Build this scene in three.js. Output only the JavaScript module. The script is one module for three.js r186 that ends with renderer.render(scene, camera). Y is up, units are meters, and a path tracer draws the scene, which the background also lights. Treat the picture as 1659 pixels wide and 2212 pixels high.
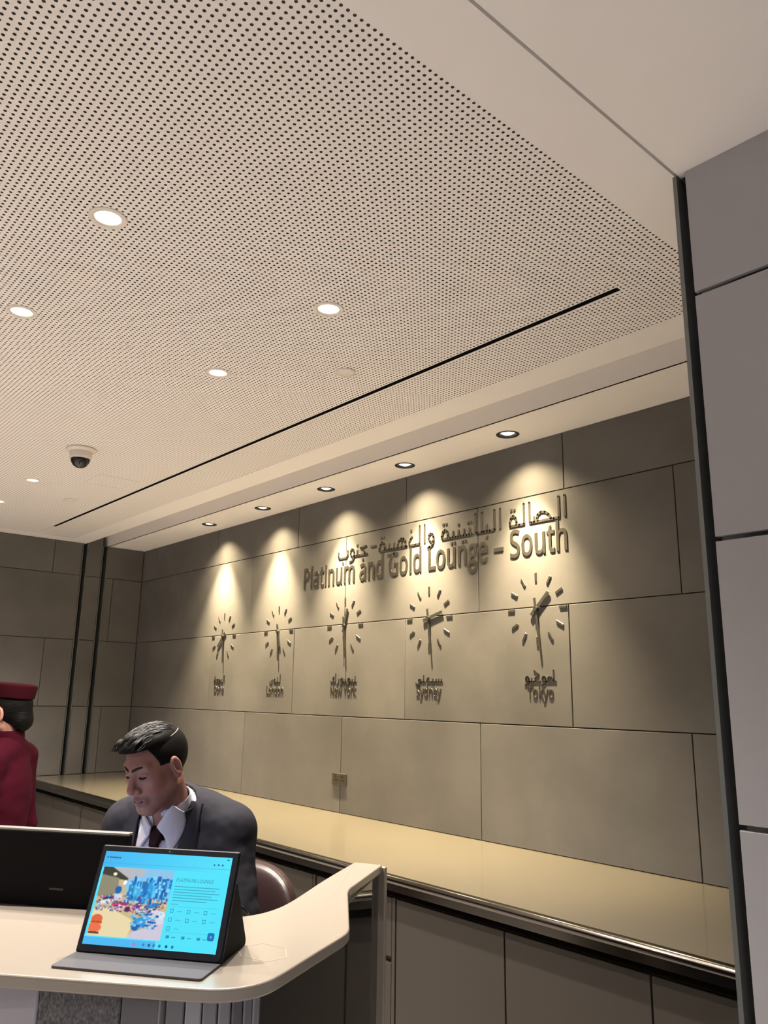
import * as THREE from 'three';
import { mergeGeometries } from 'three/addons/utils/BufferGeometryUtils.js';
import { RoundedBoxGeometry } from 'three/addons/geometries/RoundedBoxGeometry.js';
import { FontLoader } from 'three/addons/loaders/FontLoader.js';
import { RectAreaLightUniformsLib } from 'three/addons/lights/RectAreaLightUniformsLib.js';
import { ImprovedNoise } from 'three/addons/math/ImprovedNoise.js';

// ---------------------------------------------------------------- camera, light, exposure
RectAreaLightUniformsLib.init();
const scene = new THREE.Scene();
scene.background = new THREE.Color(0x000000);
const camera = new THREE.PerspectiveCamera(2 * Math.atan(1106 / 1688.1) * 180 / Math.PI, 1659 / 2212, 0.05, 60);
camera.rotation.order = 'YXZ';
camera.position.set(0, 1.62, 0);
camera.rotation.set(0.230435, 0.851642, 0.015394);
scene.add(camera);
const renderer = new THREE.WebGLRenderer({ antialias: true });
renderer.toneMapping = THREE.LinearToneMapping;
renderer.toneMappingExposure = 1.0;
renderer.shadowMap.enabled = true;
const WARM = new THREE.Color().setRGB(1, 0.80, 0.50);      // wall washers in the soffit
const SOFT = new THREE.Color().setRGB(1, 0.89, 0.79);      // downlights over the desk
const COOL = new THREE.Color().setRGB(0.93, 0.94, 1);      // added unseen downlights of the passage
const WASH_CD = 54, SPILL_CD = 7, DOWN_CD = 17, PASS_CD = 8.5;

// ---------------------------------------------------------------- helpers
let seed = 12345;
const rnd = () => { seed = (seed * 1664525 + 1013904223) >>> 0; return seed / 4294967296; };
const noise3 = new ImprovedNoise();
const V = (x, y, z) => new THREE.Vector3(x, y, z);
const taken = {};
function numbered(n) { taken[n] = (taken[n] ?? -1) + 1; return taken[n] ? n + '_' + String(taken[n]).padStart(3, '0') : n; }
function shadowed(o) { o.castShadow = true; o.receiveShadow = true; return o; }
function part(name, geo, material, parent) { const m = shadowed(new THREE.Mesh(geo, material)); m.name = name; parent.add(m); return m; }
function thing(name, label, category, [x, y, z] = [0, 0, 0], turn = 0, group) {
  const o = new THREE.Group(); o.name = numbered(name); scene.add(o);
  o.position.set(x, y, z); o.rotation.y = turn; o.userData = { label, category };
  if (group) o.userData.group = group;
  return o;
}
function struct(name, geo, material, label) {
  const m = shadowed(new THREE.Mesh(geo, material)); m.name = name; scene.add(m);
  m.userData = { kind: 'structure', label, category: name.split('_')[0] };
  return m;
}
const box = (x0, x1, y0, y1, z0, z1) => { const g = new THREE.BoxGeometry(x1 - x0, y1 - y0, z1 - z0); g.translate((x0 + x1) / 2, (y0 + y1) / 2, (z0 + z1) / 2); return g; };
const merge = gs => { const uv = gs.every(g => g.attributes.uv); return mergeGeometries(gs.map(g => { const n = g.index ? g.toNonIndexed() : g; for (const k of Object.keys(n.attributes)) if (!['position', 'normal', uv ? 'uv' : ''].includes(k)) n.deleteAttribute(k); return n; })); };
const lin = (r, g, b) => new THREE.Color().setRGB(r, g, b);
function mat(color, roughness = 0.6, extra = {}) { return new THREE.MeshStandardMaterial({ color: color.isColor ? color : new THREE.Color(color), roughness, ...extra }); }
function cloth(color, roughness = 0.85, sp = 0.15) { return new THREE.MeshPhysicalMaterial({ color, roughness, specularIntensity: sp }); }
function noiseTex(size, fn, srgb = true) {
  const d = new Uint8Array(size * size * 4);
  for (let j = 0; j < size; j++) for (let i = 0; i < size; i++) {
    const c = fn(i / size, j / size), k = (j * size + i) * 4;
    for (let q = 0; q < 3; q++) d[k + q] = Math.max(0, Math.min(255, Math.round(255 * c[q])));
    d[k + 3] = 255;
  }
  const t = new THREE.DataTexture(d, size, size); t.wrapS = t.wrapT = THREE.RepeatWrapping; t.magFilter = THREE.LinearFilter; t.minFilter = THREE.LinearMipmapLinearFilter; t.generateMipmaps = true;
  if (srgb) t.colorSpace = THREE.SRGBColorSpace; t.needsUpdate = true; return t;
}
const tn = (u, v, f, s) => {           // tileable noise
  const a = noise3.noise(u * f, v * f, s), b = noise3.noise((u - 1) * f, v * f, s), c = noise3.noise(u * f, (v - 1) * f, s), d = noise3.noise((u - 1) * f, (v - 1) * f, s);
  return a * (1 - u) * (1 - v) + b * u * (1 - v) + c * (1 - u) * v + d * u * v;
};
// slab with chamfered front edges: front face at z = 0, thickness behind it
function slabGeo(w, h, t = 0.012, c = 0.0015) {
  const s = new THREE.Shape(); const a = w / 2 - c, b = h / 2 - c;
  s.moveTo(-a, -b); s.lineTo(a, -b); s.lineTo(a, b); s.lineTo(-a, b); s.closePath();
  const g = new THREE.ExtrudeGeometry(s, { depth: t - c, bevelEnabled: true, bevelThickness: c, bevelSize: c, bevelSegments: 1, steps: 1 });
  g.translate(0, 0, -(t)); return g;
}

// ---------------------------------------------------------------- materials
const stoneTex = [0, 1, 2].map(k => noiseTex(256, (u, v) => {
  const n = 0.55 * tn(u, v, 3, 3.1 + k * 7) + 0.3 * tn(u, v, 9, 8.2 + k) + 0.12 * tn(u, v, 30, 1.7 + k) + 0.05 * tn(u, v, 90, 4.7);
  const g = 0.39 + 0.09 * n; return [g * 1.01, g * 0.99, g * 0.96];
}));
const stone = stoneTex.map(t => new THREE.MeshPhysicalMaterial({ roughness: 0.75, specularIntensity: 0.5, map: t, bumpMap: t, bumpScale: 0.0004 }));
const colTex = noiseTex(128, (u, v) => { const n = 0.5 * tn(u, v, 4, 2.2) + 0.2 * tn(u, v, 16, 5.2); const g = 0.645 + 0.03 * n; return [g * 0.99, g * 0.99, g * 1.015]; });
const M = {
  ceil: mat(lin(0.80, 0.775, 0.76), 0.9),
  felt: mat(lin(0.22, 0.195, 0.18), 1),
  joint: mat(lin(0.075, 0.070, 0.064), 0.9),
  black: mat(lin(0.008, 0.008, 0.009), 0.55),
  gloss: mat(lin(0.006, 0.006, 0.007), 0.2),
  column: mat(0xffffff, 0.45, { map: colTex }),
  trimGrey: mat(lin(0.20, 0.215, 0.215), 0.35, { metalness: 0.6 }),
  steel: mat(lin(0.20, 0.185, 0.15), 0.3, { metalness: 0.9 }),
  steelDark: mat(lin(0.13, 0.125, 0.11), 0.35, { metalness: 0.8 }),
  counter: new THREE.MeshPhysicalMaterial({ color: lin(0.125, 0.110, 0.080), roughness: 0.22, clearcoat: 0.5, clearcoatRoughness: 0.08 }),
  edge: mat(lin(0.10, 0.092, 0.082), 0.2, { metalness: 1 }),
  door: cloth(lin(0.040, 0.035, 0.029), 0.6, 0.5),
  white: new THREE.MeshPhysicalMaterial({ color: lin(0.285, 0.255, 0.215), roughness: 0.3, clearcoat: 0.3, clearcoatRoughness: 0.15 }),
  mirror: new THREE.MeshPhysicalMaterial({ color: lin(0.012, 0.012, 0.013), roughness: 0.03, ior: 1.6 }),
  matte: new THREE.MeshPhysicalMaterial({ color: lin(0.003, 0.003, 0.004), roughness: 0.7, specularIntensity: 0.25 }),
  plastic: mat(lin(0.72, 0.68, 0.63), 0.45),
  skin: mat(0xffffff, 0.55, { vertexColors: true }),
  hair: new THREE.MeshPhysicalMaterial({ color: lin(0.004, 0.0035, 0.0035), roughness: 0.40, specularIntensity: 0.45 }),
  hairCap: new THREE.MeshPhysicalMaterial({ color: lin(0.0035, 0.003, 0.003), roughness: 0.65, specularIntensity: 0.2 }),
  suit: cloth(lin(0.025, 0.025, 0.031)),
  lapel: cloth(lin(0.020, 0.020, 0.027)),
  shirt: cloth(lin(0.50, 0.485, 0.56)),
  tie: cloth(lin(0.016, 0.003, 0.006), 0.6, 0.3),
  burgundy: cloth(lin(0.036, 0.002, 0.008)),
  hat: cloth(lin(0.028, 0.002, 0.005)),
  leather: mat(lin(0.026, 0.014, 0.014), 0.33),
  floor: mat(lin(0.52, 0.49, 0.465), 0.5),
};

// ---------------------------------------------------------------- room shell
const YC = 2.972, XL = -7.306, ZB = -3.25, XR = 4.2, ZF = 5.2, XC = -0.862, ZC = -1.766, T = 0.2, TH = 0.012;
struct('floor', box(XL - T, XR + T, -T, 0, ZB - T, ZF + T), M.floor, 'pale stone floor of the reception');
struct('wall_right', box(XR, XR + T, 0, YC, ZB - T, ZF + T), M.column, 'plain pale wall closing the passage');
struct('wall_front', box(XL - T, XR, 0, YC, ZF, ZF + T), M.column, 'plain pale wall facing the reception desk');

const rows = [[0.0, 0.895], [0.895, 1.483], [1.483, 2.075], [2.075, 2.667], [2.667, YC]];
const GAP = 0.005;
function panelRow(parent, a0, a1, y0, y1, cuts, place) {
  const xs = [a0, ...cuts.filter(c => c > a0 + 0.01 && c < a1 - 0.01).sort((p, q) => p - q), a1];
  for (let i = 0; i + 1 < xs.length; i++) {
    const l = xs[i] + GAP / 2, r = xs[i + 1] - GAP / 2, b = y0 + GAP / 2, t = y1 - GAP / 2;
    const g = slabGeo(r - l, t - b, TH);
    const uv = g.attributes.uv, ox = rnd() * 3, oy = rnd() * 3;
    for (let k = 0; k < uv.count; k++) uv.setXY(k, uv.getX(k) * 0.6 + ox, uv.getY(k) * 0.6 + oy);
    const m = part('wall_panel', g, stone[Math.floor(rnd() * 3)], parent);
    place(m, (l + r) / 2, (b + t) / 2);
  }
}
const wallBack = struct('wall_back', box(XL - T, XC + 0.1, 0, YC + 0.2, ZB - T, ZB - TH), M.joint, 'back wall of large taupe stone tiles carrying the lounge sign');
const cutA = [-1.125, -2.311, -3.5, -4.665, -5.85, -7.03], cutB = [-1.712, -2.905, -4.094, -5.275, -6.46];
for (const [i, cuts] of [[1, cutB], [2, cutA], [3, cutB], [4, cutA]]) panelRow(wallBack, XL, XC, rows[i][0], rows[i][1], cuts, (m, x, y) => m.position.set(x, y, ZB));

const wallLeft = struct('wall_left', box(XL - T - 0.05, XL - TH - 0.14, 0, YC + 0.2, ZB - T, ZF), M.joint, 'side wall of large taupe stone tiles with two metal channels');
const zA = [-2.39, -1.205, -0.02, 1.165, 2.35, 3.535, 4.72], zB2 = [-2.962, -1.777, -0.592, 0.593, 1.778, 2.963, 4.148];
const CH = [[-2.692, -2.644], [-2.884, -2.834]];
for (const [i, cuts] of [[0, zB2], [1, zB2], [2, zA], [3, zB2], [4, zA]])
  for (const [a, b] of [[ZB, CH[1][0]], [CH[1][1], CH[0][0]], [CH[0][1], ZF]])
    panelRow(wallLeft, a, b, rows[i][0], rows[i][1] + (a === CH[1][1] && i === 4 ? 0.15 : 0), cuts, (m, z, y) => { m.position.set(XL, y, z); m.rotation.y = Math.PI / 2; });
{ const g = merge([box(XL - TH - 0.14, XL - TH, 0, YC + 0.16, CH[0][1], ZF), box(XL - TH - 0.14, XL - TH, 0, YC, ZB, CH[1][0]), box(XL - TH - 0.14, XL - TH, 0, YC + 0.15, CH[1][1], CH[0][0])]); part('tile_backing', g, M.joint, wallLeft); }
CH.forEach(([a, b], i) => {
  const g = struct('trim_' + (i + 1), box(XL - TH - 0.1395, XL - TH - 0.136, 0.87, YC, a, b), M.trimGrey, i ? 'recessed metal channel in the side wall, next to the room corner' : 'recessed metal channel in the side wall, away from the room corner');
  for (const z of [a, b - 0.006]) part('metal_edge', box(XL - TH - 0.136, XL + 0.004, 0.897, YC, z, z + 0.006), M.trimGrey, g);
});

// column faced with grey panels
const wallCol = struct('wall_column', box(XC, XR, 0, YC, ZB - T, ZC - 0.085), M.column, 'grey panelled wall end with black shadow gaps');
{
  const ys = [[0, 0.725], [0.737, 1.348], [1.360, 1.982], [1.994, 2.613], [2.625, YC]], xs = [[-0.838, 0.4], [0.412, 1.6], [1.612, 2.8], [2.812, XR]];
  for (const [y0, y1] of ys) for (const [x0, x1] of xs) { const m = part('cladding_panel', slabGeo(x1 - x0, y1 - y0, 0.015, 0.001), M.column, wallCol); m.position.set((x0 + x1) / 2, (y0 + y1) / 2, ZC); }
  part('corner_trim', box(XC - 0.010, XC + 0.001, 0, YC, ZC - 0.09, ZC + 0.001), M.trimGrey, wallCol);
}

// ---------------------------------------------------------------- ceiling
const PX1 = -1.036, PX0 = -7.13, PZ0 = -2.498, PZ1 = 0.40, SL = { x0: -6.714, x1: -1.292, z0: -2.182, z1: -2.160 };
const Z1 = -2.672, Z2 = -2.881;
const ct = 0.03;
const WASH = [-2.527, -3.325, -4.108, -4.891, -5.696], ZW = -3.073;
const ADDED_WAIT = [[-2.077, 1.2], [-2.865, 2.4], [-4.6, 1.2], [-6.0, 2.4], [-4.6, 3.8], [-2.0, 3.8]], ADDED_PASS = [[0.6, -0.4], [2.2, -0.4], [0.6, 1.4], [2.2, 1.4], [0.6, 3.2], [2.2, 3.2]];  // unseen lamps added out of frame to brighten ceiling and room
function plate(x0, x1, z0, z1, holes, r) {            // ceiling board with round lamp openings
  const s = new THREE.Shape(); s.moveTo(x0, -z0); s.lineTo(x1, -z0); s.lineTo(x1, -z1); s.lineTo(x0, -z1); s.closePath();
  for (const [x, z] of holes) { const h = new THREE.Path(); h.absarc(x, -z, r, 0, Math.PI * 2, true); s.holes.push(h); }
  const g = new THREE.ExtrudeGeometry(s, { depth: ct, bevelEnabled: false, curveSegments: 24 }); g.rotateX(-Math.PI / 2); g.translate(0, YC, 0); return g;
}
const ceiling = struct('ceiling', merge([
  plate(XC + 0.004, XR + T, ZC - 0.02, ZF + T, ADDED_PASS, 0.05),          // passage side
  box(PX1, XC - 0.004, YC, YC + ct, Z1, ZF + T),                    // plain border by the groove
  box(XL - T, PX1, YC, YC + ct, Z1, PZ0), box(XL - T, PX0, YC, YC + ct, PZ0, PZ1), plate(XL - T, PX1, PZ1, ZF + T, ADDED_WAIT, 0.05),
  plate(XL - T, XC + 0.1, ZB - T, Z2, WASH.map(x => [x, ZW]), 0.056),                   // soffit
box(XL - T, XC + 0.1, YC + ct, YC + 0.16, Z1, Z1 + 0.015), box(XL - T, XC + 0.1, YC + 0.15, YC + 0.17, Z2, Z1),
  box(XC - 0.02, XC + 0.02, YC + 0.012, YC + ct, ZC - 0.02, ZF),    // bottom of the groove
]), M.ceil, 'off-white plasterboard ceiling with perforated field and shadow slot');
part('recess_face', box(XL - T, XC + 0.1, YC, YC + 0.16, Z2 - 0.012, Z2 + 0.001), M.ceil, ceiling);
part('concrete_slab', box(XL - T, XR + T, YC + 0.2, YC + 0.35, ZB - T, ZF + T), M.ceil, ceiling);
const DOWN = [[-2.077, -0.724], [-2.077, -1.538], [-2.865, -0.724], [-2.865, -1.538], [-5.294, -1.540], [-6.090, -1.555], [-5.294, -0.724], [-6.090, -0.724]];
{
  const p = 0.018, r = 0.0043, pos = [], idx = [];
  const quad = (x0, x1, z0, z1) => { const b = pos.length / 3; pos.push(x0, YC, z0, x1, YC, z0, x1, YC, z1, x0, YC, z1); idx.push(b, b + 1, b + 2, b, b + 2, b + 3); };
  const nx = Math.floor((PX1 - PX0) / p), nz = Math.floor((PZ1 - PZ0) / p);
  const px0 = PX1 - nx * p, pz1 = PZ0 + nz * p;
  if (px0 > PX0) quad(PX0, px0, PZ0, PZ1);
  if (pz1 < PZ1) quad(px0, PX1, pz1, PZ1);
  for (let i = 0; i < nx; i++) for (let j = 0; j < nz; j++) {
    const x0 = PX1 - (i + 1) * p, x1 = x0 + p, z0 = PZ0 + j * p, z1 = z0 + p, cx = x0 + p / 2, cz = z0 + p / 2;
    if (x1 > SL.x0 && x0 < SL.x1 && z1 > SL.z0 && z0 < SL.z1) {
      if (z0 < SL.z0) quad(x0, x1, z0, SL.z0);
      if (z1 > SL.z1) quad(x0, x1, SL.z1, z1);
      const a = Math.max(z0, SL.z0), b = Math.min(z1, SL.z1);
      if (x0 < SL.x0) quad(x0, SL.x0, a, b);
      if (x1 > SL.x1) quad(SL.x1, x1, a, b);
      continue;
    }
    let skip = false;
    for (const [lx, lz] of DOWN) { const d = Math.hypot(lx - cx, lz - cz); if (d < 0.047) { skip = 1; if (d > 0.033) skip = 2; } }
    if (skip === 1) continue;
    if (skip === 2) { continue; }
    const b = pos.length / 3;
    for (const [sx, sz] of [[1, 1], [-1, 1], [-1, -1], [1, -1]]) pos.push(cx + sx * p / 2, YC, cz + sz * p / 2);
    for (let k = 0; k < 8; k++) { const a = (22.5 + 45 * k) * Math.PI / 180; pos.push(cx + r * Math.cos(a), YC, cz + r * Math.sin(a)); }
    for (let k = 0; k < 4; k++) {
      const c = b + k, cn = b + (k + 1) % 4, v = q => b + 4 + (q % 8);
      idx.push(c, v(2 * k), v(2 * k + 1), c, v(2 * k + 1), cn, v(2 * k + 1), v(2 * k + 2), cn);
    }
  }
  const g = new THREE.BufferGeometry(), P = new Float32Array(pos), N = new Float32Array(pos.length);
  for (let k = 1; k < N.length; k += 3) N[k] = -1;
  { const a = V(), b2 = V(), c2 = V(); for (let k = 0; k < idx.length; k += 3) { a.fromArray(P, idx[k] * 3); b2.fromArray(P, idx[k + 1] * 3).sub(a); c2.fromArray(P, idx[k + 2] * 3).sub(a); if (b2.cross(c2).y > 0) { const q = idx[k + 1]; idx[k + 1] = idx[k + 2]; idx[k + 2] = q; } } }
  g.setAttribute('position', new THREE.BufferAttribute(P, 3)); g.setAttribute('normal', new THREE.BufferAttribute(N, 3)); g.setIndex(idx);
  const m = part('perforated_sheet', g, mat(M.ceil.color, 0.9, { side: THREE.DoubleSide }), ceiling); m.userData.kind = 'stuff';
  part('acoustic_backing', box(PX0 - 0.05, PX1 + 0.05, YC + 0.15, YC + 0.16, PZ0 - 0.05, PZ1 + 0.05), M.felt, ceiling);
  part('acoustic_fleece', merge([box(PX0 - 0.02, PX1, YC + 0.005, YC + 0.007, SL.z1 + 0.003, -1.65), box(PX0 - 0.02, PX1, YC + 0.005, YC + 0.007, PZ0, SL.z0 - 0.003)]), M.felt, ceiling);
  // fleece with openings for the lamps, cut in strips
  const strips = []; const zs = [[-1.65, -1.43], [-1.43, -0.83], [-0.83, -0.62], [-0.62, PZ1]];
  for (const [a, b] of zs) {
    const hit = DOWN.filter(([, z]) => z > a && z < b).map(([x]) => x).sort((p1, q1) => p1 - q1);
    let x = PX0 - 0.02;
    for (const h of hit) { strips.push(box(x, h - 0.05, YC + 0.005, YC + 0.007, a, b)); x = h + 0.05; }
    strips.push(box(x, PX1, YC + 0.005, YC + 0.007, a, b));
  }
  part('acoustic_fleece', merge(strips), M.felt, ceiling);
}

// ---------------------------------------------------------------- lamps
function spot(parent, color, cd, angle, pen, y, radius = 2) {
  const s = new THREE.SpotLight(color, cd, 0, angle, pen, 2);
  s.position.set(0, y, 0); s.castShadow = true; s.shadow.radius = radius; s.name = 'lamp_light';
  s.target.position.set(0, y - 1, 0); s.target.name = 'lamp_aim'; parent.add(s, s.target); return s;
}
const lathe = (pts, n = 32) => new THREE.LatheGeometry(pts.map(([r, y]) => new THREE.Vector2(r, y)), n);
const glowDown = mat(0xffffff, 0.5, { emissive: lin(1, 0.93, 0.80), emissiveIntensity: 5 });
const glowWash = mat(0xffffff, 0.5, { emissive: lin(1, 0.92, 0.74), emissiveIntensity: 6 });
const ringGeo = lathe([[0.036, 0.03], [0.0375, 0.004], [0.040, -0.0035], [0.054, -0.003], [0.055, 0.0], [0.055, 0.012]]);
const coneGeo = lathe([[0.027, 0.045], [0.036, 0.004]]);
const lensGeo = lathe([[0.0, 0.010], [0.020, 0.011], [0.036, 0.016], [0.036, 0.02]]);
const canGeo = lathe([[0.055, 0.008], [0.048, 0.10], [0.0, 0.10]]);
const sockets = [];
function downlight(x, z, label, group, color, cd, angle = 1.0) {
  const t = thing('ceiling_downlight', label, 'downlight', [x, YC, z], 0, group);
  part('trim_ring', ringGeo, M.plastic, t); part('lens', lensGeo, glowDown, t);
  part('housing', canGeo, M.steelDark, t);
  spot(t, color, cd, angle, 0.7, -0.004, 1.6);
  return t;
}
const dlabel = ['lit round downlight in the perforated ceiling, over the desk and away from the slot', 'lit round downlight in the perforated ceiling, in line with the small flat disc', 'lit round downlight in the perforated ceiling, over the standing person', 'lit round downlight in the perforated ceiling, between the small disc and the dome camera', 'small lit round downlight just beyond the dome camera', 'small lit round downlight closest to the tiled side wall', 'round downlight by the side wall, first of the outer row', 'round downlight by the side wall, second of the outer row'];
DOWN.forEach(([x, z], i) => downlight(x, z, dlabel[i], 'downlights in the perforated ceiling', SOFT, DOWN_CD));
for (const [x, z] of ADDED_WAIT) downlight(x, z, 'unseen round downlight added over the waiting side to brighten the room', 'added unseen downlights over the waiting side', SOFT, DOWN_CD);
for (const [x, z] of ADDED_PASS) downlight(x, z, 'unseen round downlight added over the passage to brighten the room', 'added unseen downlights over the passage', COOL, PASS_CD);

const wl = ['recessed wall-washer over the Tokyo clock', 'recessed wall-washer over the Sydney clock', 'recessed wall-washer over the New York clock', 'recessed wall-washer over the London clock', 'recessed wall-washer over the Doha clock'];
const wRing = lathe([[0.040, 0.020], [0.044, 0.002], [0.050, -0.003], [0.060, -0.0025], [0.062, 0.0], [0.062, 0.004]]);
const wLens = lathe([[0.0, 0.001], [0.022, 0.002], [0.037, 0.010], [0.037, 0.014]]), wCan = lathe([[0.052, 0.004], [0.036, 0.022], [0.036, 0.09], [0.0, 0.09]]);
WASH.forEach((x, i) => {
  const t = thing('wall_washer', wl[i] + ', dark ring around a bright lens', 'downlight', [x, YC, ZW], 0, 'wall-washers in the soffit');
  part('trim_ring', wRing, M.black, t); part('lens', wLens, glowWash, t); part('baffle', wCan, M.black, t);
  spot(t, WARM, WASH_CD, 0.57, 1, -0.005, 1.0);                // reflector beam
  spot(t, WARM, SPILL_CD, 1.05, 0.9, -0.005, 1.0);              // spill round the beam
});

// slot diffuser, camera dome, discs, hatch
{
  const t = thing('slot_diffuser', 'long black linear air slot in the perforated ceiling', 'air vent', [0, YC, 0]);
  part('slot_interior', merge([box(SL.x0, SL.x1, 0.05, 0.055, SL.z0, SL.z1), box(SL.x0, SL.x1, 0.0, 0.05, SL.z0 - 0.002, SL.z0), box(SL.x0, SL.x1, 0.0, 0.05, SL.z1, SL.z1 + 0.002), box(SL.x0 - 0.002, SL.x0, 0, 0.05, SL.z0, SL.z1), box(SL.x1, SL.x1 + 0.002, 0, 0.05, SL.z0, SL.z1)]), M.black, t);
  part('blade', box(SL.x0, SL.x1, 0.012, 0.04, -2.1725, -2.1695), M.black, t);
  const d = thing('dome_camera', 'white ceiling dome camera with dark tinted bubble', 'camera', [-4.381, YC, -1.518]);
  part('base_ring', lathe([[0.0, 0.0], [0.082, 0.0], [0.084, -0.006], [0.080, -0.014], [0.060, -0.020], [0.058, -0.030], [0.0, -0.030]]), M.plastic, d);
  part('housing', lathe([[0.060, -0.018], [0.062, -0.045], [0.058, -0.062], [0.05, -0.062]]), M.plastic, d);
  part('tinted_bubble', lathe([[0.054, -0.02], [0.056, -0.055], [0.050, -0.080], [0.036, -0.100], [0.018, -0.111], [0.0, -0.114]]), mat(lin(0.012, 0.014, 0.016), 0.08), d);
  const disc = lathe([[0.0, -0.004], [0.034, -0.004], [0.038, -0.0025], [0.0385, 0.0], [0.030, 0.004]]);
  for (const [x, z, l] of [[-2.477, -1.936, 'small flat white sprinkler cover disc beside the air slot, near the lit row'], [-5.669, -1.924, 'small flat white sprinkler cover disc beyond the dome camera']]) {
    const s = thing('sprinkler_cover', l, 'sprinkler', [x, YC, z]); part('cover_disc', disc, M.plastic, s); part('rim', lathe([[0.040, 0], [0.046, -0.001], [0.046, -0.003], [0.040, -0.003]]), M.plastic, s);
  }
  const h = thing('access_panel', 'flush square ceiling access panel between dome camera and air slot', 'panel', [-4.96, YC, -1.94]);
  for (const k of [0, 1, 2, 3]) { const fr = part('frame_strip', box(-0.135, 0.135, -0.0015, 0.0, 0.130, 0.134), M.plastic, h); fr.rotation.y = k * Math.PI / 2; }
}

// ---------------------------------------------------------------- wall sign, clocks
const font = await new FontLoader().loadAsync('fonts/droid/droid_sans_bold.typeface.json');
const fontR = await new FontLoader().loadAsync('fonts/droid/droid_sans_regular.typeface.json');
function latin(parent, text, x0, x1, base, cap, depth, fnt = font, bev = 0.002, fat = -bev * 0.5) {
  const size = cap / 0.714, res = fnt.data.resolution, k = size / res; let w = 0; const adv = [];
  for (const ch of text) { adv.push(w); w += (fnt.data.glyphs[ch] || fnt.data.glyphs['-']).ha * k; }
  const sx = (x1 - x0) / w; let word = null;
  [...text].forEach((ch, i) => {
    if (ch === ' ') { word = null; return; }
    const shapes = fnt.generateShapes(ch, size);
    const g = new THREE.ExtrudeGeometry(shapes, { depth: depth - bev, curveSegments: 5, bevelEnabled: true, bevelThickness: bev, bevelSize: bev * 0.6, bevelOffset: fat, bevelSegments: 1 });
    g.scale(sx, 1, 1);
    if (!word) { word = new THREE.Group(); word.name = 'word'; parent.add(word); }
    const m = part('letter', g, M.steel, word); m.position.set(x0 + adv[i] * sx, base, 0);
  });
}
// Arabic letter strokes; unit = height of the alif, drawn from the right edge leftwards
const AR = {
  A: { w: 0.24, s: [[[-0.12, 1], [-0.12, 0]]], j: -0.12 },
  L: { w: 0.42, l: 1, s: [[[-0.12, 1], [-0.12, 0], [-0.42, 0]]], j: -0.12 },
  S: { w: 1.3, l: 1, b: 1, s: [[[-0.15, 0.02], [-0.3, 0.25], [-0.5, 0.4], [-0.75, 0.43], [-0.93, 0.32], [-0.98, 0.15], [-0.9, 0]], [[-1.15, 0], [-1.15, 0.28]]] },
  T: { w: 0.36, l: 1, b: 1, s: [[[-0.18, 0], [-0.18, 0.34]]], dx: -0.18, uy: 0.62 },
  M: { w: 0.62, s: [[[0, 0], [-0.56, 0], [-0.6, 0.15], [-0.52, 0.38], [-0.38, 0.5], [-0.22, 0.38], [-0.16, 0.15], [-0.2, 0]]], dx: -0.38, uy: 0.78, j: 0 },
  W: { w: 0.46, s: [[[-0.08, 0.22], [-0.14, 0.4], [-0.26, 0.46], [-0.38, 0.36], [-0.4, 0.16], [-0.3, 0.02], [-0.1, 0]], [[-0.08, 0.25], [-0.08, -0.02], [-0.16, -0.2], [-0.34, -0.3], [-0.5, -0.3]]], j: -0.1 },
  D: { w: 0.5, s: [[[0, 0], [-0.42, 0], [-0.44, 0.18], [-0.34, 0.36], [-0.22, 0.5]]], j: 0, dx: -0.3, uy: 0.82 },
  H: { w: 0.76, l: 1, b: 1, s: [[[-0.1, 0], [-0.1, 0.28], [-0.24, 0.46], [-0.42, 0.5], [-0.6, 0.38], [-0.66, 0.16], [-0.62, 0]], [[-0.38, 0], [-0.36, 0.3], [-0.28, 0.44]]] },
  J: { w: 0.66, l: 1, b: 1, s: [[[-0.08, 0.48], [-0.55, 0.42], [-0.36, 0.3], [-0.2, 0.12], [-0.12, 0]]], dx: -0.34, uy: 0.8 },
  B: { w: 0.98, s: [[[-0.08, 0.4], [-0.08, 0.12], [-0.16, 0], [-0.82, 0], [-0.9, 0.12], [-0.9, 0.4]]], dx: -0.5, uy: 0.5 },
  N: { w: 0.6, s: [[[-0.08, 0.34], [-0.08, -0.1], [-0.2, -0.26], [-0.4, -0.26], [-0.52, -0.12], [-0.52, 0.1]]], dx: -0.3, uy: 0.2 },
  Y: { w: 0.7, s: [[[0, 0], [-0.12, 0.22], [-0.3, 0.26], [-0.36, 0.14], [-0.14, -0.04], [-0.14, -0.18], [-0.3, -0.28], [-0.55, -0.26], [-0.62, -0.1]]], j: 0, dx: -0.36, dy: -0.5 },
  K: { w: 0.66, l: 1, b: 1, s: [[[-0.6, 1], [-0.14, 0.62], [-0.5, 0.3], [-0.52, 0]]] },
  k: { w: 0.8, s: [[[-0.08, 1], [-0.08, 0], [-0.68, 0], [-0.74, 0.14]], [[-0.3, 0.62], [-0.46, 0.5], [-0.32, 0.38], [-0.46, 0.26]]], j: 0 },
  s: { w: 0.78, l: 1, b: 1, s: [[[-0.1, 0], [-0.1, 0.3]], [[-0.36, 0], [-0.36, 0.3]], [[-0.62, 0], [-0.62, 0.3]]] },
  t: { w: 0.86, l: 1, b: 1, s: [[[-0.2, 1], [-0.2, 0]], [[-0.2, 0.1], [-0.4, 0.36], [-0.6, 0.42], [-0.74, 0.28], [-0.7, 0]]] },
  R: { w: 0.34, s: [[[-0.08, 0.32], [-0.1, 0], [-0.2, -0.2], [-0.38, -0.3]]], j: -0.1 },
  '-': { w: 0.5, s: [[[0, 0.3], [-0.4, 0.3]]] },
};
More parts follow.
